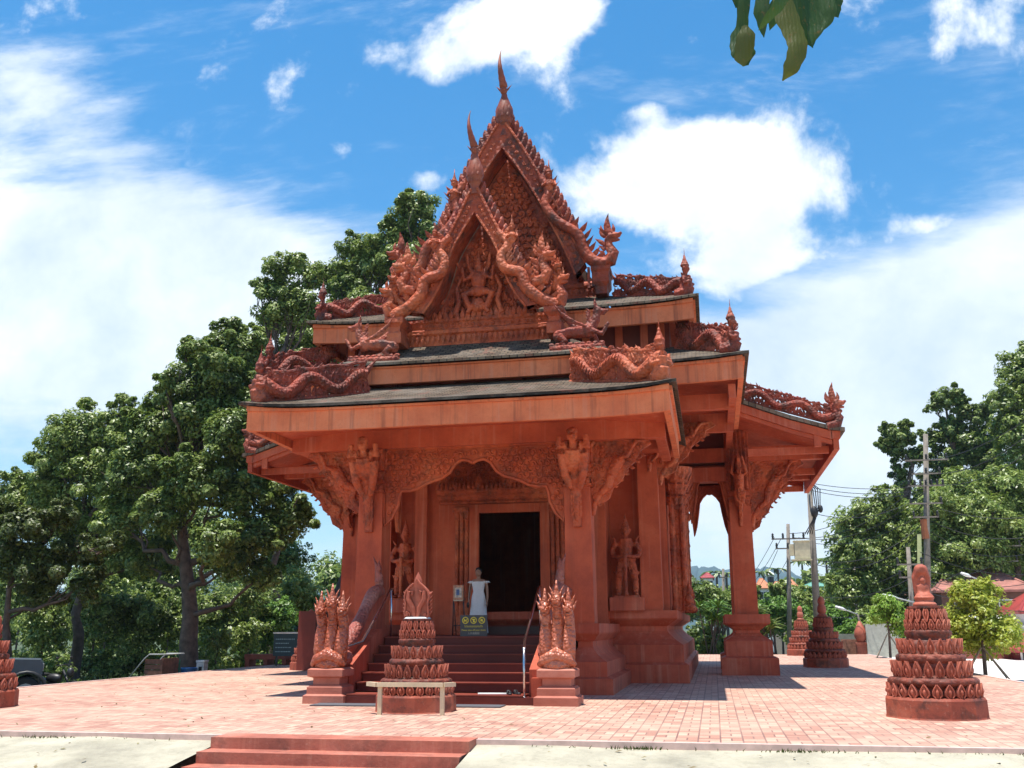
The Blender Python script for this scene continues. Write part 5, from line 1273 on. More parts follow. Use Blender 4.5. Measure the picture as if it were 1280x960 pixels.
for i, (px, py, r, Y, mt, lab) in enumerate(((120,760,52,36,LF_D,'dark bush behind the motorbike'), (55,775,45,31,LF_D,'dark bush behind the grey pickup'), (180,770,52,37,LF_D,'dark bush behind the wooden cart'), (215,720,55,42,LF_D,'dark tall shrub left of the great trunk'),
        (285,760,48,38,LF_D,'dark bush right of the great trunk'), (270,800,20,33,LF_M,'small bush with pale flowers beside the white bin'), (335,775,42,40,LF_B,'bright yellow green bush behind the dark notice board'), (380,740,38,44,LF_M,'mid green bush left of the temple columns'), (310,790,26,37,LF_M,'mid green bush behind the red bench'),
        (420,770,34,47,LF_M,'green bush seen between the left temple columns'), (140,700,55,44,LF_D,'dark shrub mass under the rounded tree'), (30,720,55,44,LF_D,'dark shrub mass at the far left edge'), (240,665,50,44,LF_D,'dark foliage clump hanging behind the great trunk'), (360,690,34,48,LF_D,'dark clump right of the great tree'))):
    c = at(px, py, Y); o = empty('bush', (c.x, Y, GZ), lab, 'bush', 'bushes behind the left side of the platform')
    k = Y/1190; rnd = random.Random(i); bl = [((c.x+rnd.uniform(-.6,.6)*r*k, Y+rnd.uniform(-.5,.5), c.z+rnd.uniform(-.4,.35)*r*k), (r*k*.62,)*3) for _ in range(6)] + [((c.x, Y, max(GZ+.4*r*k, c.z-.6*r*k)), (r*k*.9, r*k*.7, r*k*.7))]
    bl += [((c.x+dx*r*k, Y-.3, GZ+.35), (.55*r*k, .5*r*k, .75)) for dx in (-.9,-.3,.3,.9)]
    leaves('foliage', mt, o, bl, int(5200*(r/30)**2), .0042*Y, 40+i, fill=.35)
    mb = MB(); mb.tube([(c.x, Y, GZ-.1), (c.x+.1, Y, c.z)], [.06,.03], 6); mb.build('stem', BARK, o)
# right: the wooded slope behind the road, vine-draped trunks standing up out of it
def rt(label, px, Y, top, blobs, n, L, mat, seed, r0=.4, **kw):
    return tree('tall_tree', label, 'tree', foot(px, Y)[:2]+(-1.2,), r0, top, blobs, n, L, mat, seed, 'trees on the slope at the right', **kw)
rt('vine covered tree with a lone rounded top, just left of the tallest utility pole', 1128, 72, at(1126,560,72), [B(1120,545,20,72), B(1122,560,16,72,22), B(1108,555,13,72), B(1145,570,16,72), B(1128,600,12,72,26), B(1132,640,15,72,28)], 21600, .26, LF_D, 61)
rt('tall vine draped tree with a pointed top just right of the tallest utility pole', 1190, 74, at(1185,520,74), [B(1183,500,17,74,20), B(1205,515,15,74), B(1168,507,12,74), B(1187,540,18,74,24), B(1210,560,20,74,26), B(1190,585,20,74,28), B(1200,500,10,74), B(1165,550,15,74)], 28800, .26, LF_D, 62)
rt('dark vine draped tree between the highest top and the right edge', 1228, 74, at(1225,540,74), [B(1222,525,19,74,20), B(1240,555,18,74,24), B(1225,580,20,74,28), B(1250,600,24,74)], 21600, .26, LF_D, 63)
rt('tree cut by the right edge of the photo, its top the highest on the slope', 1290, 66, at(1285,500,66), [B(1275,465,26,66), B(1262,500,24,66), B(1290,500,34,66), B(1270,540,30,66), B(1255,530,18,66), B(1300,450,30,66), B(1285,580,38,66), B(1320,530,40,66)], 31200, .25, LF_M, 64)
rt('broad bright green tree above the two small clipped trees, left end of the slope', 1090, 62, at(1090,680,62), [B(1085,645,28,62), B(1065,660,20,62), B(1110,635,26,62), B(1095,690,36,62), B(1130,670,34,62), B(1060,700,20,62), B(1115,720,34,62), B(1080,740,34,62), B(1050,735,20,62), B(1140,730,30,62)], 45600, .22, LF_M, 65)
rt('dense mid green tree behind the street lamps at the right', 1195, 60, at(1190,680,60), [B(1170,640,32,60), B(1200,620,34,62), B(1230,650,36,60), B(1190,680,40,60), B(1160,700,32,60), B(1220,700,38,60), B(1180,735,36,60)], 45600, .22, LF_M, 66)
rt('leafy tree behind the red roofed house at the right edge', 1270, 62, at(1265,660,62), [B(1255,620,34,62), B(1285,640,38,62), B(1262,670,36,62), B(1295,690,40,62), B(1240,690,28,62)], 36000, .22, LF_M, 67)
rt('dark tree filling the gap below the vine covered tree', 1148, 70, at(1148,660,70), [B(1140,650,26,70), B(1155,690,28,70), B(1120,690,26,70), B(1175,600,20,75), B(1160,625,24,75)], 21600, .26, LF_D, 68)
for i, (px, py, r, Y, mt, lab) in enumerate(((975,765,26,62,LF_B,'bright bush left of the far lotus stupa'), (1015,755,28,66,LF_M,'rounded bush behind the transformer pole'), (1040,775,22,60,LF_B,'bright bush behind the dark lotus stupa'), (945,770,24,64,LF_M,'green bush right of the far temple column'),
        (1005,785,22,58,LF_M,'low green bush behind the far lotus stupa'), (1060,790,18,56,LF_B,'low bright bush by the lotus bud finial'), (882,740,26,56,LF_D,'dark round bush seen through the temple arch'), (900,755,22,60,LF_M,'grey green bush seen through the temple arch'), (985,745,20,70,LF_M,'small bush in front of the orange roofs'), (1090,775,22,58,LF_M,'green bush behind the lime green clipped tree'),
        (1140,765,20,60,LF_D,'dark bush between the two clipped trees'), (925,745,24,70,LF_M,'green bush behind the far temple column'), (880,795,20,52,LF_D,'dark low bush between the tall plinth and the far column'), (892,805,16,50,LF_D,'lowest dark bush between the tall plinth and the far column'))):
    c = at(px, py, Y); o = empty('bush', (c.x, Y, -1), lab, 'bush', 'bushes beyond the far end of the platform')
    k = Y/1190; rnd = random.Random(i+90); bl = [((c.x+rnd.uniform(-.7,.7)*r*k, Y+rnd.uniform(-.8,.8), c.z+rnd.uniform(-.4,.35)*r*k), (r*k*.6,)*3) for _ in range(6)] + [((c.x, Y, c.z-.7*r*k), (r*k, r*k*.7, r*k*.6))]
    leaves('foliage', mt, o, bl, 6000, .0036*Y, 140+i, fill=.35)
    mb = MB(); mb.tube([(c.x, Y, -1.3), (c.x+.1, Y, c.z)], [.08,.04], 6); mb.build('stem', BARK, o)
# distant wood on the hillside with palm tops, one mass
bl = []; rnd = random.Random(5)
for i in range(85):
    px = rnd.uniform(840, 1120); Y = rnd.uniform(150, 260); py = 752 - max(0, (px-940))*.20 + rnd.uniform(-10, 22); bl.append(B(px, py, rnd.uniform(7, 14), Y))
o = leaves('far_wood', LF_D, None, bl, 26000, 1.3, 9, fill=.3); o['kind'] = 'stuff'
bl = []
for i in range(90):
    px = rnd.choice((rnd.uniform(-60, 440), rnd.uniform(1040, 1340))); Y = rnd.uniform(80, 110); bl.append(B(px, rnd.uniform(715, 790) if px < 600 else rnd.uniform(660, 770), rnd.uniform(16, 30), Y))
for i in range(70): bl.append(B(rnd.uniform(-80, 450), rnd.uniform(775, 812), rnd.uniform(14, 26), rnd.uniform(46, 60)))
o = leaves('background_wood', LF_D, None, bl, 90000, .5, 19, fill=.3); o['kind'] = 'stuff'
# palms on the far ridge
for i, (px, py, Y) in enumerate(((1015,700,210),(1000,703,215),(1030,700,205),(970,712,220),(952,716,215),(905,718,180),(1045,697,200),(893,716,185))):
    c = at(px, py, Y); o = empty('coconut_palm', (c.x, Y, -5), 'tiny dark coconut palm silhouette on the wooded ridge under the power lines', 'palm', 'palms on the far ridge')
    mb = MB(); mb.tube([(c.x, Y, -5), (c.x+.4, Y, c.z)], [.3,.2], 6); mb.build('trunk', BARK, o)
    mb = MB(); rnd = random.Random(i)
    for k in range(14):
        a = rnd.uniform(0, 6.28); d = V((cos(a), sin(a), .55)); pts = [c + d*t*2.9 + V((0,0,-2.4*t*t)) for t in (0,.33,.66,1)]; mb.tube(pts, [.12,.38,.32,.05], 4, flat=(V((0,0,1)), .3))
    mb.build('fronds', LF_D, o)
# dracaena clumps
def spiky(px, py, Y, h, lab, seed):
    c = at(px, py, Y); o = empty('dracaena', (c.x, Y, -.6), lab, 'plant', 'spiky leaved plants behind the platform'); rnd = random.Random(seed); mb = MB(); st = MB()
    for q in range(8):
        b = V((c.x+rnd.uniform(-.35,.35)*h, Y+rnd.uniform(-.3,.3), -.6)); t = V((c.x+rnd.uniform(-.5,.5)*h, Y+rnd.uniform(-.4,.4), c.z+rnd.uniform(-.5,.5)*h)); st.tube([b, t], .03, 5)
        for k in range(26):
            a = rnd.uniform(0, 6.28); e = rnd.uniform(-.1,1.2); d = V((cos(a), sin(a), e)).normalized(); L_ = rnd.uniform(.45,.7)*h
            mb.tube([t, t+d*L_*.5, t+d*L_+V((0,0,-.22*L_))], [.015*h,.04*h,.004], 4, flat=(V((-sin(a)*0, 0, 1)), .3))
    mb.build('leaves', LF_B if seed % 2 else LF_M, o); st.build('stem', BARK, o)
spiky(889, 775, 49, 1.25, 'spiky bright green dracaena clump right of the tall temple plinth', 1); spiky(960, 775, 48, 1.2, 'dark spiky dracaena right of the far column plinth', 2); spiky(900, 770, 52, 1.3, 'second spiky clump behind the bright one', 3)
# clipped roadside trees with stakes
def topiary(px, base_py, Y, pyt, pyb, rw, mat, lab, seed, n):
    bz = at(px, base_py, Y).z; zt_, zb_ = at(px, pyt, Y).z, at(px, pyb, Y).z; cx = at(px, base_py, Y).x; R_ = rw*Y/1190; H_ = zt_-zb_; rnd = random.Random(seed)
    bl = []
    for k in range(26):
        t = rnd.uniform(0, 1); rr = R_*(1-.62*t)*.62; a = rnd.uniform(0, 6.28); bl.append(((cx+rr*cos(a), Y+rr*sin(a), zb_+H_*(.12+.78*t)), (R_*.42*(1-.45*t),)*3))
    o = empty('clipped_tree', (cx, Y, bz), lab, 'small tree', 'clipped small trees with stakes')
    leaves('crown', mat, o, bl, n, .115 if Y < 32 else .13, seed, fill=.2, clump=.4)
    mb = MB(); mb.tube([(cx, Y, bz-.1), (cx+.04, Y, bz+H_*.5), (cx, Y, zb_+H_*.8)], [.055,.045,.02], 7); mb.build('trunk', BARK, o)
    for k in range(4):
        a = k*pi/2+.6; mb = MB(); mb.tube([(cx+.75*cos(a), Y+.75*sin(a), bz-.05), (cx+.03*cos(a), Y+.03*sin(a), zb_+.25)], .022, 6); mb.build('stake', m_plain('weathered_stake', (.25,.2,.15), .9) if k == 0 and seed == 1 else bpy.data.materials['weathered_stake'], o)
topiary(1232, 846, 28, 722, 822, 50, LF_Y, 'larger yellow green clipped tree on wooden stakes, right of the big stupa', 1, 15000)
topiary(1113, 822, 42, 742, 800, 28, LF_L, 'smaller lime green clipped tree on stakes, left of the big stupa', 2, 8000)
# overhanging leaves near the viewer
o = empty('overhanging_branch', at(985, -40, 3.2), 'green leaves hanging from an overhead branch at the top right of the photo', 'branch')
LFN = m_leaf('near_leaf', (.015,.045,.007), (.028,.07,.010), (.05,.09,.012), .4, .35); LFY = m_leaf('yellowing_leaf', (.035,.065,.008), (.06,.09,.011), (.15,.12,.015), .4, .35)
mb = MB(); mb.tube([at(700,-260,3.4), at(850,-150,3.3), at(960,-75,3.2), at(1060,-55,3.2), at(1200,-110,3.3)], [.012,.01,.008,.006,.005], 8); mb.build('twig', BARK, o, True)
for mt_ in (LFN, LFY):
    n_ = mt_.node_tree; b_ = n_.nodes['Principled BSDF']; c_ = coords(n_, (1,1,1)); wv = N(n_, 'ShaderNodeTexWave', Scale=26, Distortion=3.5); wv.inputs['Detail Scale'].default_value = 2; n_.links.new(c_, wv.inputs['Vector']); bump(n_, b_, wv.outputs['Fac'], .18, .004)
    src = b_.inputs['Base Color'].links[0].from_socket; sp_ = mixc(n_, ramp(n_, noise(n_, c_, 60, 5), [(.6, 0), (.68, .9)]), src, (.16,.10,.02)); n_.links.new(sp_, b_.inputs['Base Color'])
def hang(pts, wpx, Y, mat, tw=0):
    """curved hanging leaf along picture-traced midrib, at real distance and size"""
    cp = [at(x, y, Y+dy) for x, y, dy in pts]; mid = []; w0 = wpx; wpx = []
    for i in range(len(cp)-1):
        a, b = cp[max(i-1,0)], cp[i]; c, d = cp[i+1], cp[min(i+2, len(cp)-1)]
        for k in range(5):
            t = k/5; mid.append(.5*((2*b)+(-a+c)*t+(2*a-5*b+4*c-d)*t*t+(-a+3*b-3*c+d)*t**3)); wpx.append((w0[i]+(w0[i+1]-w0[i])*(t*t*(3-2*t)))*(1+.05*sin(len(mid)*1.7)))
    mid.append(cp[-1]); wpx.append(w0[-1]); n = len(mid); vs = []; fs = []; k = Y/1190
    for i, p in enumerate(mid):
        t = (mid[min(i+1, n-1)]-mid[max(i-1, 0)]).normalized(); s_ = t.cross(V((0,1,0))).normalized(); w_ = wpx[i]*k/2
        up = V((0,-1,0)); fold = .22*w_
        for c_ in (-1,-.5,0,.5,1): vs.append(p + s_*w_*c_*cos(tw) + V((0,1,0))*w_*c_*sin(tw) + up*fold*(1-abs(c_)*1.0) )
    for i in range(n-1):
        for j in range(4): a = i*5+j; fs.append((a, a+1, a+6, a+5))
    m2 = len(vs); vs2 = [v_+V((0,.0012,0)) for v_ in vs]
    mb = MB(); mb.add(vs, fs); mb.build('leaf', mat, o, True)
hang([(985,-45,0),(940,-25,0),(930,5,0),(928,30,.01),(926,50,.01),(929,66,0),(934,82,0)], [2,10,17,16,30,34,4], 3.1, LFN, .2)
hang([(931,32,-.03),(932,48,-.03),(929,70,-.02),(930,83,-.02)], [8,26,24,3], 3.09, LFY, -.1)
hang([(975,-45,0),(958,-20,0),(952,10,0),(953,30,0),(955,47,0)], [2,16,22,13,1], 3.15, LFN, -.3)
hang([(985,-45,0),(978,-10,0),(983,20,-.01),(992,42,-.02),(997,60,-.03),(990,82,-.03),(978,101,-.02)], [2,24,32,28,26,22,2], 3.05, LFY, .15)
hang([(1000,-45,0),(1003,-10,0),(1005,20,0),(1010,45,0),(1016,60,0)], [2,30,34,26,1], 3.2, LFN, .4)
hang([(1010,-45,0),(1022,-10,0),(1025,20,0),(1020,40,0),(1015,55,0)], [2,26,30,20,1], 3.12, LFN, -.5)
hang([(1020,-45,0),(1035,-20,0),(1040,0,0),(1043,14,0),(1048,22,0)], [2,22,28,18,1], 3.2, LFN, .1)
hang([(990,-45,0),(985,-15,0),(972,10,0),(966,25,0),(962,38,0)], [2,24,26,14,1], 3.2, LFN, .6)
hang([(1000,-45,0),(990,-20,-.02),(975,4,-.04),(960,22,-.05),(948,38,-.05)], [2,15,19,13,1], 2.95, LFN, .9)
hang([(1015,-40,0),(1028,-12,-.02),(1036,10,-.03),(1035,26,-.03),(1026,40,-.03)], [2,16,20,13,1], 3.0, LFN, -.2)
hang([(950,-45,0),(935,-20,0),(922,-5,0),(920,10,0)], [2,14,16,2], 3.2, LFN, .3)
# ------------------------------------------------------------------ poles, lamps and wires
def crossarm(mb, o_, c, w_, n, dz=0):
    mb.box(c.x-w_, c.x+w_, c.y-.30, c.y-.22, c.z-.035, c.z+.035)
    for k in range(n):
        x = c.x - w_*.92 + 2*w_*.92*k/(n-1)
        ins = MB(); ins.lathe([(.03,0),(.07,.03),(.04,.08),(.08,.12),(.04,.18),(.07,.22),(.02,.3)], (x, c.y-.26, c.z+.03), 8); ins.build('insulator', BLACKM, o_, True)
def pole(name, px, py_top, Y, lean, r, label, arms, cat='utility pole', mat=CPOLE, base_z=-.7, px_b=None):
    t = at(px, py_top, Y); bx = at(px_b if px_b else px, 780, Y).x; o = empty(name, (bx, Y, base_z), label, cat, 'utility poles')
    mb = MB(); mb.tube([(bx, Y, base_z), tuple(t)], [r, r*.62], 8); mb.build('shaft', mat, o, True)
    a = MB()
    for py, wpx, n in arms: crossarm(a, o, at(px + ((px_b or px)-px)*(py-py_top)/(780-py_top), py, Y), wpx*Y/1190, n)
    if arms: a.build('crossarm', CPOLE, o)
    return o
o = pole('utility_pole', 985, 655, 56, 0, .15, 'slim pole with two crossarms and black insulators right of the far temple column', [(674,19,4),(686,14,3)], px_b=984)
o = pole('utility_pole', 1011, 596, 50, 0, .2, 'grey pole carrying a cream transformer box and looped cables', [(604,4,2)], px_b=1021)
mb = MB(); c = at(1004, 688, 49.5); mb.rect(c.x-.42, c.x+.30, 49.2, 49.7, [(0,c.z-.42),(0,c.z+.40),(.04,c.z+.42),(.04,c.z+.46)]); mb.box(c.x-.6, c.x+.35, 49.1, 49.8, c.z-.5, c.z-.44); mb.rect(c.x-.66, c.x-.44, 49.3, 49.6, [(0,c.z-.25),(0,c.z+.3)]); mb.build('transformer_box', m_plain('cream_paint', (.55,.50,.33), .5), o)
mb = MB(); c = at(1018, 640, 49.8); mb.ell(c+V((.0,0,0)), (.18,.15,.3)); mb.ell(c+V((.3,0,.15)), (.12,.12,.2))
for k in range(4): mb.tube([at(1010,600,49.9), at(1016+3*k,612,49.8), at(1019+2*k,632,49.8), at(1016+k,650,49.8), at(1006+3*k,668,49.7)], .025, 5)
mb.build('cable_loop', WIRE, o, True)
o = pole('utility_pole', 1157, 543, 52, 0, .19, 'tallest concrete pole with many crossarms and an orange band, in front of the dark trees', [(576,24,3),(593,16,3),(608,20,7),(630,18,2),(647,14,2)], px_b=1155)
mb = MB(); c = at(1156, 661, 52); mb.lathe([(.19,-.5),(.185,.45),(.15,.5)], c, 10); mb.build('orange_band', m_plain('orange_band', (.36,.12,.05), .8), o)
pole('utility_pole', 1149, 668, 51.5, 0, .16, 'mossy shorter pole leaning against the tallest pole', [], mat=m_plain('mossy_concrete', (.2,.22,.1), .9), px_b=1146)
pole('utility_pole', 1135, 684, 47, 0, .14, 'pole with a pale bent top just left of the hooded stupa figure', [(706,14,2),(722,12,2)], px_b=1139)
pole('utility_pole', 1247, 652, 60, 0, .17, 'pole in front of the red house roof at the right', [(683,22,3),(702,18,3)], px_b=1254)
pole('utility_pole', 1068, 708, 68, 0, .14, 'thin distant pole before the bright green tree', [(730,8,2),(742,8,2)])
pole('utility_pole', 904, 711, 66, 0, .13, 'thin pale pole seen through the temple arch', [(722,5,2)], px_b=903)
for px, py, L_, Y, dirx, lab in ((1103,743,40,46,-1,'street lamp reaching left above the lime clipped tree'), (1201,716,26,48,-1,'street lamp reaching left above the yellow green clipped tree'), (1044,758,28,50,-1,'low street lamp right of the dark stupa')):
    a = at(px+L_, py+10, Y); b = at(px, py, Y); o = empty('street_lamp', (a.x, Y, -.7), lab, 'street lamp', 'street lamps along the road')
    mb = MB(); mb.tube([(a.x+.1, Y, -.7), (a.x+.05, Y, a.z-.3), tuple(a)], [.07,.05,.045], 7); mb.build('post', CPOLE, o, True)
    mb = MB(); mb.tube([tuple(a), tuple(a.lerp(b,.6))], .03, 6); mb.build('arm', GREY, o, True)
    mb = MB(); mb.tube([tuple(a.lerp(b,.5)), tuple(a.lerp(b,.7)), tuple(b)], [.06,.15,.09], 8, flat=(V((0,0,1)), .5)); mb.build('lamp_head', m_plain('lamp_white', (.7,.7,.68), .4) if px == 1103 else bpy.data.materials['lamp_white'], o, True)
WLAB = []
def wire(a, b, Ya, Yb, sag, label, r=.016):
    A, Bp = at(*a, Ya), at(*b, Yb); pts = [A.lerp(Bp, i/14) + V((0,0,-sag*4*(i/14)*(1-i/14))) for i in range(15)]
    mb = MB(); mb.tube(pts, r, 5); mo = mb.build('power_line', WIRE, loc=A.lerp(Bp, .5), smooth=True); tag(mo, label, 'power line', 'power lines')
ws = [((1014,604),(1157,606),50,52,.25,'upper of three near level cables joining the transformer pole and the tallest pole'), ((1014,609),(1157,611),50,52,.3,'middle of three near level cables joining the transformer pole and the tallest pole'), ((1014,613),(1157,614),50,52,.35,'lowest of three near level cables joining the transformer pole and the tallest pole'),
      ((985,667),(1157,577),56,52,.9,'cable rising right from the slim pole to the top arm of the tallest pole'), ((990,672),(1160,592),56,52,1.0,'cable just below the one to the top arm of the tallest pole'), ((998,672),(1165,606),56,52,1.0,'cable rising from the slim pole right insulator past the transformer pole'),
      ((1000,676),(1170,628),56,52,.9,'cable crossing over the cream transformer box to the tallest pole'), ((1020,700),(1157,650),50,52,.8,'low cable right of the cream transformer box'), ((1021,706),(1150,665),50,52,.8,'lowest cable leaving the transformer pole to the right'),
      ((968,672),(905,745),56,120,1.0,'leftmost cable falling away from the slim pole'), ((976,674),(915,742),56,120,1.0,'second cable from the left falling from the slim pole'), ((972,688),(925,748),56,120,1.0,'third cable falling left from the lower arm of the slim pole'), ((990,688),(938,745),56,120,1.0,'fourth cable falling left, nearest the slim pole'),
      ((1160,575),(1300,512),52,40,.4,'high cable climbing from the tallest pole to the right edge'), ((1170,592),(1300,530),52,40,.5,'second high cable climbing from the tallest pole to the right edge'), ((1175,606),(1300,552),52,40,.5,'third high cable climbing to the right edge across dark trees'),
      ((1157,660),(1247,684),52,60,.5,'cable from the orange band to the pole before the red roof'), ((1157,672),(1300,688),52,58,.6,'sagging cable behind the stupa figure towards the right edge'), ((1140,706),(1247,702),47,60,.6,'cable between the bent top pole and the pole before the red roof'), ((1140,722),(1300,726),47,58,.4,'low straight cable behind the yellow green clipped tree'),
      ((1068,732),(1139,706),68,47,.3,'cable linking the thin distant pole and the bent top pole'), ((1021,745),(1139,722),50,47,.4,'cable above the lime clipped tree'), ((1247,684),(1310,676),60,60,.2,'short cable leaving the right pole over the red roof'), ((1139,735),(1310,742),47,55,.5,'lowest cable crossing behind both clipped trees'),
      ((1157,630),(1320,640),52,50,.5,'cable running right from the middle arm of the tallest pole'), ((1157,648),(1320,662),52,50,.7,'sagging cable just above the pole before the red roof'), ((1150,690),(1320,712),50,56,.6,'cable crossing the dark trees left of the red roofed house'), ((1068,742),(1200,716),68,48,.5,'cable passing behind the hooded stupa figure to the right street lamp'), ((1021,770),(1139,745),50,47,.4,'lowest cable behind the lime clipped tree'), ((1085,700),(1247,690),60,60,.8,'long cable across the slope trees to the pole before the red roof'), ((1011,640),(1157,616),50,52,.7,'looping cable from the transformer pole to the tallest pole'), ((1139,715),(1320,760),47,44,.7,'cable dropping behind the clipped tree to the right edge')]
for a in ws: wire(*a)
# ------------------------------------------------------------------ buildings
REDROOF = m_plain('red_tin_roof', (.33,.045,.035), .5, var=.3, scale=1.2); ORROOF = m_plain('orange_tile_roof', (.45,.17,.08), .8, var=.2); WWALL = m_plain('white_wall', (.62,.62,.60), .8, var=.1, scale=1)
def hip_house(name, px0, px1, py_e, py_r, Y, D, roofm, wallm, label, base=-1.0, ov=.4):
    a, b = at(px0, py_e, Y), at(px1, py_e, Y); zr = at((px0+px1)/2, py_r, Y+D*.5).z; ze = a.z; o = empty(name, ((a.x+b.x)/2, Y, base), label, 'house', 'houses beyond the platform')
    mb = MB(); mb.box(a.x+ov, b.x-ov, Y+ov, Y+D-ov, base, ze); mb.build('wall', wallm, o)
    mb = MB(); w_ = b.x-a.x; i_ = min(D, w_)*.42
    mb.add([(a.x,Y,ze),(b.x,Y,ze),(b.x,Y+D,ze),(a.x,Y+D,ze),(a.x+i_,Y+D/2,zr),(b.x-i_,Y+D/2,zr),(a.x,Y,ze-.12),(b.x,Y,ze-.12),(b.x,Y+D,ze-.12),(a.x,Y+D,ze-.12)],
           [(0,1,5,4),(1,2,5),(2,3,4,5),(3,0,4),(6,7,1,0),(7,8,2,1),(8,9,3,2),(9,6,0,3),(9,8,7,6)])
    for p, q_ in (((a.x,Y,ze),(a.x+i_,Y+D/2,zr)), ((b.x,Y,ze),(b.x-i_,Y+D/2,zr)), ((a.x+i_,Y+D/2,zr),(b.x-i_,Y+D/2,zr))): mb.tube([p, q_], .07, 5)
    k = int(w_/.35)
    mb.build('roof', roofm, o)
    n = max(2, int(w_/2.2)); zb_ = max(base+.9, ze-2.2)
    for k in range(n):
        x = a.x+ov+ (w_-2*ov)*(k+.5)/n; f = MB(); f.box(x-.5, x+.5, Y+ov-.06, Y+ov-.004, zb_, ze-.5); fo = f.build('window', WHITE, o); g = MB(); g.box(x-.43, x+.43, Y+ov-.07, Y+ov-.062, zb_+.07, ze-.57); g.build('pane', m_plain('dark_glass', (.02,.025,.03), .15) if 'dark_glass' not in bpy.data.materials else bpy.data.materials['dark_glass'], fo)
    return o
hip_house('house', 1168, 1300, 738, 700, 57, 9, m_plain('faded_red_roof', (.32,.13,.10), .8, var=.35, scale=2), m_plain('brown_wall', (.16,.08,.06), .8), 'house with a faded red hipped roof behind the pole at the right edge')
hip_house('house', 1274, 1360, 764, 738, 50, 5, REDROOF, WWALL, 'low house with a bright red roof at the far right edge')
hip_house('house', 1268, 1350, 812, 792, 44, 4, REDROOF, m_plain('red_wall', (.2,.03,.03), .8), 'small red booth with a curved white edged roof at the right edge', -.6)
mb = MB(); a, b = at(1166, 775, 52), at(1200, 760, 52); mb.box(a.x, b.x+.2, 51, 54, -.9, a.z-.05); o = empty('shed', (a.x, 52, -.9), 'pale blue shed wall behind the yellow green clipped tree', 'shed'); mb.build('wall', m_plain('pale_blue_sheet', (.35,.45,.55), .6), o)
mb = MB(); c = at(1165, 776, 51); mb.add([(c.x-.3,50.4,c.z-.25),(c.x+4.6,50.4,c.z-.25),(c.x+4.6,54,c.z+.3),(c.x-.3,54,c.z+.3),(c.x-.3,50.4,c.z-.33),(c.x+4.6,50.4,c.z-.33),(c.x+4.6,54,c.z+.22),(c.x-.3,54,c.z+.22)], [(0,1,2,3),(7,6,5,4),(0,4,5,1),(1,5,6,2),(2,6,7,3),(3,7,4,0)]); mb.build('roof', WHITE, o)
for px0, px1, pe, pr, Y, D, rm, wm, lab in ((943,965,735,723,150,10,ORROOF,WWALL,'small orange roofed house right of the far temple column'), (963,985,738,727,150,9,ORROOF,m_plain('tan_wall', (.4,.3,.22), .8),'second orange roofed house beside the slim pole'), (984,998,733,724,155,8,ORROOF,WWALL,'tiny orange roofed house behind the slim pole'), (875,893,722,716,170,9,REDROOF,WWALL,'white house with a red roof seen through the temple arch'),
        (958,968,718,714,230,8,WHITE,WWALL,'small white house high on the ridge'), (1002,1042,733,728,150,10,m_plain('green_roof', (.12,.30,.22), .6),m_plain('green_wall', (.16,.36,.28), .7),'long green fronted building right of the transformer pole'), (930,948,752,747,110,8,m_plain('grey_roof', (.4,.42,.44), .5),WWALL,'low grey roofed building behind the far column'), (1012,1034,752,742,130,7,m_plain('pale_roof', (.6,.6,.6), .5),WWALL,'pale building low behind the transformer pole')):
    hip_house('distant_house', px0, px1, pe, pr, Y, D, rm, wm, lab, -4, .3)
# boundary walls
o = empty('boundary_wall', at(1100, 812, 48), 'pale concrete wall running behind the lime clipped tree', 'wall')
mb = MB(); a, b = at(1083, 795, 48.6), at(1128, 797, 48.6); mb.box(a.x, b.x, 48.6, 48.8, -.6, a.z+.55); mb.build('panel', m_plain('pale_wall', (.45,.45,.38), .8, var=.15), o)
mb = MB(); a2 = at(1062, 790, 52); mb.box(a2.x, a.x-.02, 51, 51.2, -.6, a2.z+.5) if 0 else mb.box(at(1000,800,52).x, a.x-.02, 52, 52.2, -.6, .85); mb.build('mossy_panel', m_plain('mossy_wall', (.22,.22,.17), .9, var=.4, scale=2), o)
o = empty('low_brick_wall', at(1060, 812, 49.6), 'low red brick wall with a lotus bud finial at the far edge', 'wall')
mb = MB(); a, b = at(1052, 812, 49.6), at(1084, 812, 49.6); mb.box(a.x, b.x, 49.5, 49.7, -.6, .62); mb.build('brickwork', m_plain('brick', (.36,.16,.10), .9, var=.4, scale=9), o)
c = at(1077, 806, 48.9); o = empty('lotus_bud_finial', (c.x, 48.9, -.3), 'small red lotus bud finial on a square post at the far edge of the paving', 'finial')
mb = MB(); mb.rect(c.x-.24, c.x+.24, 48.7, 49.1, [(0,-.5),(0,.38),(.04,.4),(.04,.5)]); mb.build('post', STUPL, o); mb = MB(); mb.lathe([(.16,0),(.2,.05),(.3,.25),(.28,.5),(.16,.75),(.04,.98)], (c.x, 48.9, .5), 14); mb.build('bud', STUPL, o, True)
o = empty('low_red_wall', at(1230, 815, 45), 'low dark red wall behind the staked yellow green tree', 'wall'); mb = MB(); a, b = at(1128, 820, 46), at(1330, 820, 46); mb.box(a.x, b.x, 46, 46.25, -.5, .62); mb.rect(a.x, b.x, 46, 46.25, [(.05,.622),(.05,.7)]); mb.build('panel', m_plain('dark_red_wall', (.26,.07,.05), .8, var=.2), o)
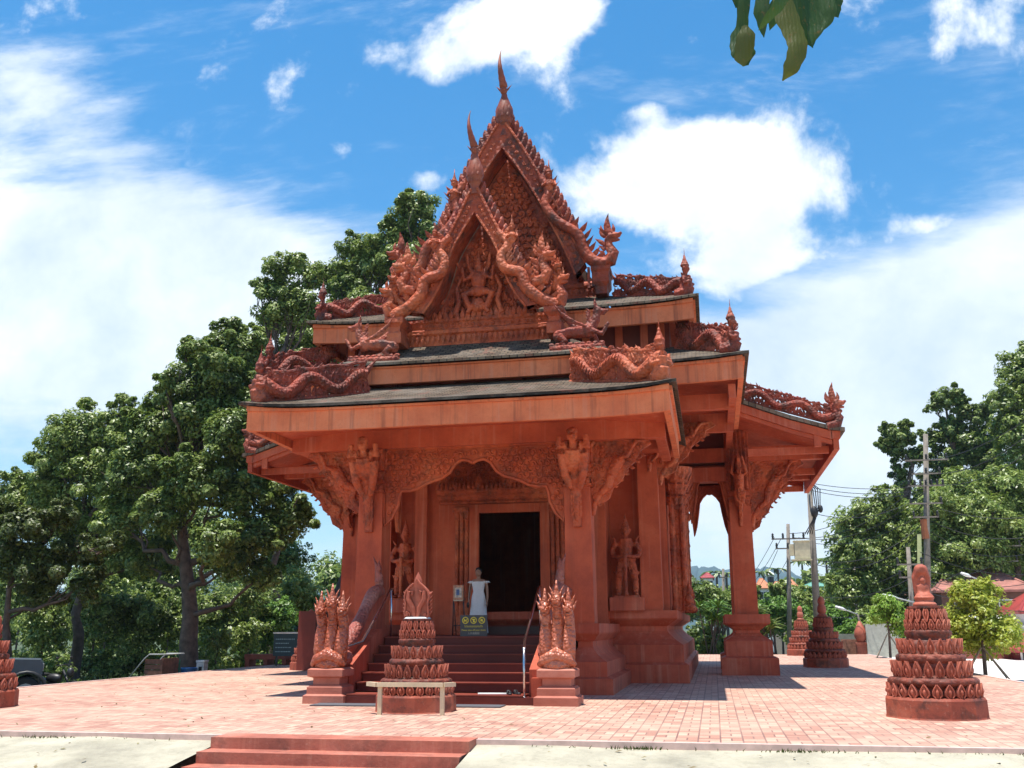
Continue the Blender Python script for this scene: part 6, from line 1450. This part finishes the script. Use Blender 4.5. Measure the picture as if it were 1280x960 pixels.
# ------------------------------------------------------------------ left side clutter
TRK = m_plain('blue_grey_paint', (.045,.062,.085), .35, .2, var=.1, bmp=0); RUB = m_plain('rubber', (.015,.015,.015), .85)
def wheel(o, c, r, w_, ax=(1,0,0)):
    c = V(c); mb = MB(); pts = []
    R = Matrix.Translation(c) @ (Matrix.Rotation(pi/2, 4, 'Y') if ax[0] else Matrix.Rotation(pi/2, 4, 'X')); mb.M = R
    mb.lathe([(r*.6,-w_/2),(r*.92,-w_/2),(r,-w_*.35),(r,w_*.35),(r*.92,w_/2),(r*.6,w_/2)], (0,0,0), 24); t = mb.build('wheel', RUB, o, True, angle=40)
    mb = MB(); mb.M = R; mb.lathe([(r*.58,-w_*.52),(r*.5,-w_*.3),(r*.12,-w_*.4),(r*.1,w_*.4),(r*.5,w_*.3),(r*.58,w_*.52)], (0,0,0), 12)
    for k in range(6): a = k*pi/3; mb.tube([(0,0,-w_*.45), (r*.55*cos(a), r*.55*sin(a), -w_*.45)], r*.06, 5); mb.tube([(0,0,w_*.45), (r*.55*cos(a), r*.55*sin(a), w_*.45)], r*.06, 5)
    mb.build('rim', GREY, t)
c = at(33, 848, 22.5); xr = at(50, 830, 22.5).x; g = -.62; 
o = empty('pickup_truck', (c.x-1.6, 22.5, g), 'blue grey pickup truck at the left edge, mostly hidden by the left stupa', 'pickup truck')
y0, y1 = 22.4, 24.1; fn = lambda a, b, d: V((a, d, b)); zz = at(40, 825, 22.4).z
mb = MB(); wc_ = c.x
pr = [(xr,g+.42),(xr+.02,zz-.12),(xr-.06,zz),(xr-1.3,zz+.04),(xr-1.75,zz+.5),(xr-2.9,zz+.5),(xr-3.1,zz+.04),(xr-4.8,zz),(xr-4.85,g+.45)]
arch_ = [(wc_-.48*cos(pi*k/10)*-1, g+.36+.5*sin(pi*k/10)) for k in range(11)]
low = [(wc_-.48, g+.36)] ; arc = [(wc_-.48*cos(a*pi/10), g+.36+.48*sin(a*pi/10)) for a in range(11)]; arc2 = [(p[0]-3.1, p[1]) for p in arc]
mb.prism(pr + arc2 + arc, fn, y0, y1); mb.build('body', TRK, o)
mb = MB(); mb.tube([(p[0], y0-.01, p[1]) for p in arc], .045, 6); mb.build('wheel_arch_trim', BLACKM, o, True)
mb = MB(); mb.prism([(xr-1.42,zz+.07),(xr-1.78,zz+.42),(xr-2.3,zz+.42),(xr-2.3,zz+.07)], fn, y0-.012, y0-.003); mb.build('window', m_plain('truck_glass', (.02,.03,.04), .1), o)
mb = MB(); mb.box(xr+.0, xr+.1, y0+.05, y1-.05, g+.35, g+.6); mb.build('bumper', BLACKM, o)
mb = MB(); mb.box(xr-.05, xr+.03, y0+.03, y0+.3, zz-.28, zz-.1); mb.build('headlight', m_plain('lamp_glass', (.5,.5,.5), .15), o)
mb = MB(); mb.box(xr-1.5, xr-2.35, y0-.006, y0-.002, zz-.6, zz-.02); mb.build('door', TRK, o)
for dx in (0, -3.1): wheel(o, (wc_+dx, y0+.1, g+.36), .36, .22, (0,1,0)); wheel(o, (wc_+dx, y1-.12, g+.36), .36, .22, (0,1,0))
o.rotation_euler = (0, 0, radians(36.4)); o.location = (wc_-1.29, 21.55, g)
# motorcycle
c = at(65, 850, 23.2); x0 = c.x; o = empty('motorcycle', (x0, 23.2, g), 'black and white motorcycle parked right of the grey pickup', 'motorcycle'); yy = 23.2
wheel(o, (x0-.58, yy, g+.3), .3, .1, (0,1,0)); wheel(o, (x0+.62, yy, g+.3), .3, .1, (0,1,0))
mb = MB(); mb.tube([(x0-.58,yy,g+.3),(x0-.2,yy,g+.42),(x0+.2,yy,g+.45),(x0+.3,yy,g+.85),(x0+.62,yy,g+.3)], .035, 7); mb.ell((x0,yy,g+.42), (.22,.13,.17)); mb.tube([(x0-.2,yy+.08,g+.35),(x0-.75,yy+.1,g+.42)], [.03,.05], 8); mb.build('frame', BLACKM, o, True)
mb = MB(); mb.ell((x0-.42,yy,g+.62), (.3,.1,.09)); mb.build('rear_fairing', WHITE, o, True); mb = MB(); mb.ell((x0+.05,yy,g+.66), (.24,.12,.12)); mb.build('fuel_tank', BLACKM, o, True)
mb = MB(); mb.tube([(x0-.65,yy,g+.82),(x0-.35,yy,g+.76),(x0-.1,yy,g+.75)], [.07,.1,.08], 8, flat=(V((0,0,1)), .5)); mb.build('saddle', RUB, o, True)
mb = MB(); mb.ell((x0+.52,yy,g+.8), (.09,.10,.13)); mb.build('front_cowl', BLACKM, o, True)
mb = MB(); mb.tube([(x0+.3,yy-.32,g+.98),(x0+.38,yy,g+1.0),(x0+.3,yy+.32,g+.98)], .016, 6)
for k in (-1,1): mb.tube([(x0+.33,yy+k*.24,g+.99),(x0+.3,yy+k*.28,g+1.14)], .008, 5); mb.ell((x0+.3,yy+k*.28,g+1.17), (.02,.06,.035))
mb.build('handlebar', BLACKM, o, True)
# wooden handcart
a = at(170, 845, 28.5); b = at(212, 845, 28.5); o = empty('handcart', ((a.x+b.x)/2, 28.5, g), 'brown wooden handcart with a metal frame beside the great tree', 'cart')
mb = MB(); x0, x1 = at(187,840,28.5).x, at(209,840,28.5).x
for k in range(4): mb.box(x0, x1, 28.2, 28.24, g+.35+k*.16, g+.49+k*.16); mb.box(x0, x1, 29.1, 29.14, g+.35+k*.16, g+.49+k*.16)
mb.box(x0, x1, 28.2, 29.14, g+.3, g+.34); mb.box(x1-.04, x1, 28.25, 29.1, g+.35, g+1.0); mb.build('box', m_plain('brown_planks', (.19,.075,.05), .8, var=.4, scale=8), o)
mb = MB()
for yy in (28.17, 29.17): mb.tube([(at(171,830,28.5).x,yy,g+.45),(x0,yy,g+1.0),(x0+.15,yy,g+1.12),(x1+.15,yy,g+1.12)], .022, 6); mb.tube([(at(171,830,28.5).x,yy,g+.45),(at(171,830,28.5).x,yy,g+.1)], .02, 6); mb.tube([(at(171,830,28.5).x,yy,g+.3),(x1,yy,g+.3)], .025, 6)
mb.tube([(x1+.15,28.17,g+1.12),(x1+.15,29.17,g+1.12)], .022, 6); mb.build('metal_frame', GREY, o, True)
for yy in (28.1, 29.24): wheel(o, (at(180,845,28.5).x, yy, g+.2), .2, .06, (0,1,0)); wheel(o, (x1-.1, yy, g+.2), .2, .06, (0,1,0))
def bin_(name, px, wpx, Y, h, mat, label, cat, taper=.85):
    c = at(px, 835, Y); r = wpx*Y/1190/2; o = empty(name, (c.x, Y, g), label, cat); mb = MB(); mb.lathe([(r*taper,0),(r,h*.93),(r*1.06,h*.94),(r*1.06,h),(r*.94,h),(r*taper*.9,.05)], (c.x, Y, g), 18)
    mb.build('shell', mat, o, True, angle=40); return o, c, r
o, c, r = bin_('green_basket', 218, 13, 29.2, .92, m_plain('green_plastic', (.02,.16,.09), .5), 'green plastic basket between the cart and the blue tub', 'basket')
mb = MB(); [mb.tube([(c.x+r*.9*cos(k), 29.2+r*.9*sin(k), g), (c.x+r*1.02*cos(k), 29.2+r*1.02*sin(k), g+.9)], .012, 4) for k in np.arange(0, 6.28, .35)]; mb.build('ribs', bpy.data.materials['green_plastic'], o)
o, c, r = bin_('blue_tub', 236, 20, 29.4, .68, m_plain('blue_plastic', (.015,.10,.30), .4), 'round blue plastic tub at the foot of the great trunk', 'tub'); mb = MB(); mb.lathe([(r*1.08,0),(r*1.1,.02),(r*1.08,.05)], (c.x, 29.4, g+.45), 18); mb.build('rim_band', bpy.data.materials['blue_plastic'], o, True)
c = at(252, 835, 29.8); o = empty('white_box', (c.x, 29.8, g), 'small white box with a dark opening right of the blue tub', 'box'); mb = MB(); mb.rect(c.x-.13, c.x+.13, 29.7, 29.95, [(0,g),(0,g+.82),(.02,g+.84),(.02,g+.9)]); mb.build('shell', m_plain('dirty_white', (.55,.53,.5), .7, var=.25), o); mb = MB(); mb.box(c.x-.05, c.x+.06, 29.69, 29.698, g+.4, g+.7); mb.build('opening', BLACKM, o)
# red bench and notice board
a, b = at(307, 822, 33.5), at(383, 818, 33.5); o = empty('low_red_bench', ((a.x+b.x)/2, 33.5, 0-.6), 'long low dark red bench behind the left edge of the paving', 'bench'); mb = MB(); mb.box(a.x, b.x, 33.4, 34, a.z-.06, a.z+.12); mb.build('seat', m_plain('faded_red_paint', (.25,.07,.05), .8, var=.3), o)
for k in range(4): x = a.x+.1+(b.x-a.x-.2)*k/3; mb = MB(); mb.box(x-.08, x+.08, 33.42, 33.98, -.62, a.z-.061); mb.build('leg', bpy.data.materials['faded_red_paint'], o)
mb = MB(); mb.box(a.x+.1, b.x-.1, 33.9, 33.95, a.z-.4, a.z-.28); mb.build('stretcher', bpy.data.materials['faded_red_paint'], o)
a, b = at(341, 820, 32.5), at(373, 792, 32.5); o = empty('notice_board', ((a.x+b.x)/2, 32.5, -.62), 'dark teal notice board with rows of small pale writing beside the red bench', 'notice board'); mb = MB(); mb.box(a.x, b.x, 32.5, 32.56, a.z, b.z); mb.build('panel', m_plain('dark_teal', (.008,.03,.045), .4), o)
mb = MB(); mb.box(a.x-.02, b.x+.02, 32.47, 32.6, b.z+.001, b.z+.05); mb.build('top_edge', WHITE, o)
mb = MB(); rnd = random.Random(3)
for k in range(4):
    x = a.x+.08; z = b.z-.2-.14*k
    while x < b.x-.12-(.2 if k else 0): w_ = rnd.uniform(.03,.09); mb.box(x, x+w_, 32.493, 32.498, z, z+.028); x += w_+.02
mb.build('writing', m_plain('pale_blue_ink', (.25,.38,.42), .6), o)
for x in (a.x+.1, b.x-.1): mb = MB(); mb.box(x-.03, x+.03, 32.565, 32.62, -.62, a.z+.3); mb.build('post', BLACKM, o)
# dark red stair wall of the left arm
o = MB(); o.rect(at(372,800,29.0).x, at(384,800,29.0).x+.25, 29.0, 31.0, [(0,0),(0,at(372,764,29).z)]); part(o, 'side_stair_wall', DKRED)
# lawn by the left edge
mb = MB(); rg = random.Random(8)
for i in range(2600):
    x, y = rg.uniform(-19.5, -15.5), rg.uniform(24, 31.5); mb.flame((x, y, g-.02), (rg.uniform(-.5,.5), rg.uniform(-.5,.5), 1), (1,0,0), rg.uniform(.12,.5), .03, .008, rg.uniform(-.6,.6))
o = mb.build('grass', LF_B); o['kind'] = 'stuff'
# ------------------------------------------------------------------ name the spire tree root's kind, finish
bpy.context.view_layer.update()

# fallen leaves on paving and apron, countless
mb = MB(); rg = random.Random(77)
for i in range(260):
    x, y = rg.choice(((rg.uniform(-14, 6.4), rg.uniform(11.6, 30)), (rg.uniform(-13, 5), rg.uniform(9.6, 11.2)), (rg.gauss(-9, 2.5), rg.uniform(12, 24))))
    z = .006 if y > 11.45 else -.05-.1*(11.36-y); a = rg.uniform(0, 6.28); l = rg.uniform(.02, .05)
    if -6.4 < x < -2.6 and y < 11.5: continue
    d = V((cos(a), sin(a), rg.uniform(-.1,.25))); mb.add([V((x,y,z))-d*l, V((x,y,z+.012))+V((-sin(a),cos(a),0))*l*.45, V((x,y,z+.01))+d*l, V((x,y,z+.004))-V((-sin(a),cos(a),0))*l*.45], [(0,1,2,3)])
o = mb.build('leaf_litter', m_leaf('dry_leaf', (.10,.06,.02), (.2,.13,.04), (.3,.26,.08), .2)); o['kind'] = 'stuff'
# air: a closed volume round everything, sky outside
HZ = bpy.data.materials.new('haze_air'); HZ.use_nodes = True; n_ = HZ.node_tree; n_.nodes.remove(n_.nodes['Principled BSDF'])
pv = n_.nodes.new('ShaderNodeVolumePrincipled'); pv.inputs['Color'].default_value = (.60,.80,1,1); pv.inputs['Density'].default_value = .00019; pv.inputs['Anisotropy'].default_value = .2
n_.links.new(pv.outputs[0], n_.nodes['Material Output'].inputs['Volume'])
mb = MB(); mb.box(-4200, 4200, -420, 3600, -40, 420); o = mb.build('haze', HZ); o['kind'] = 'stuff'
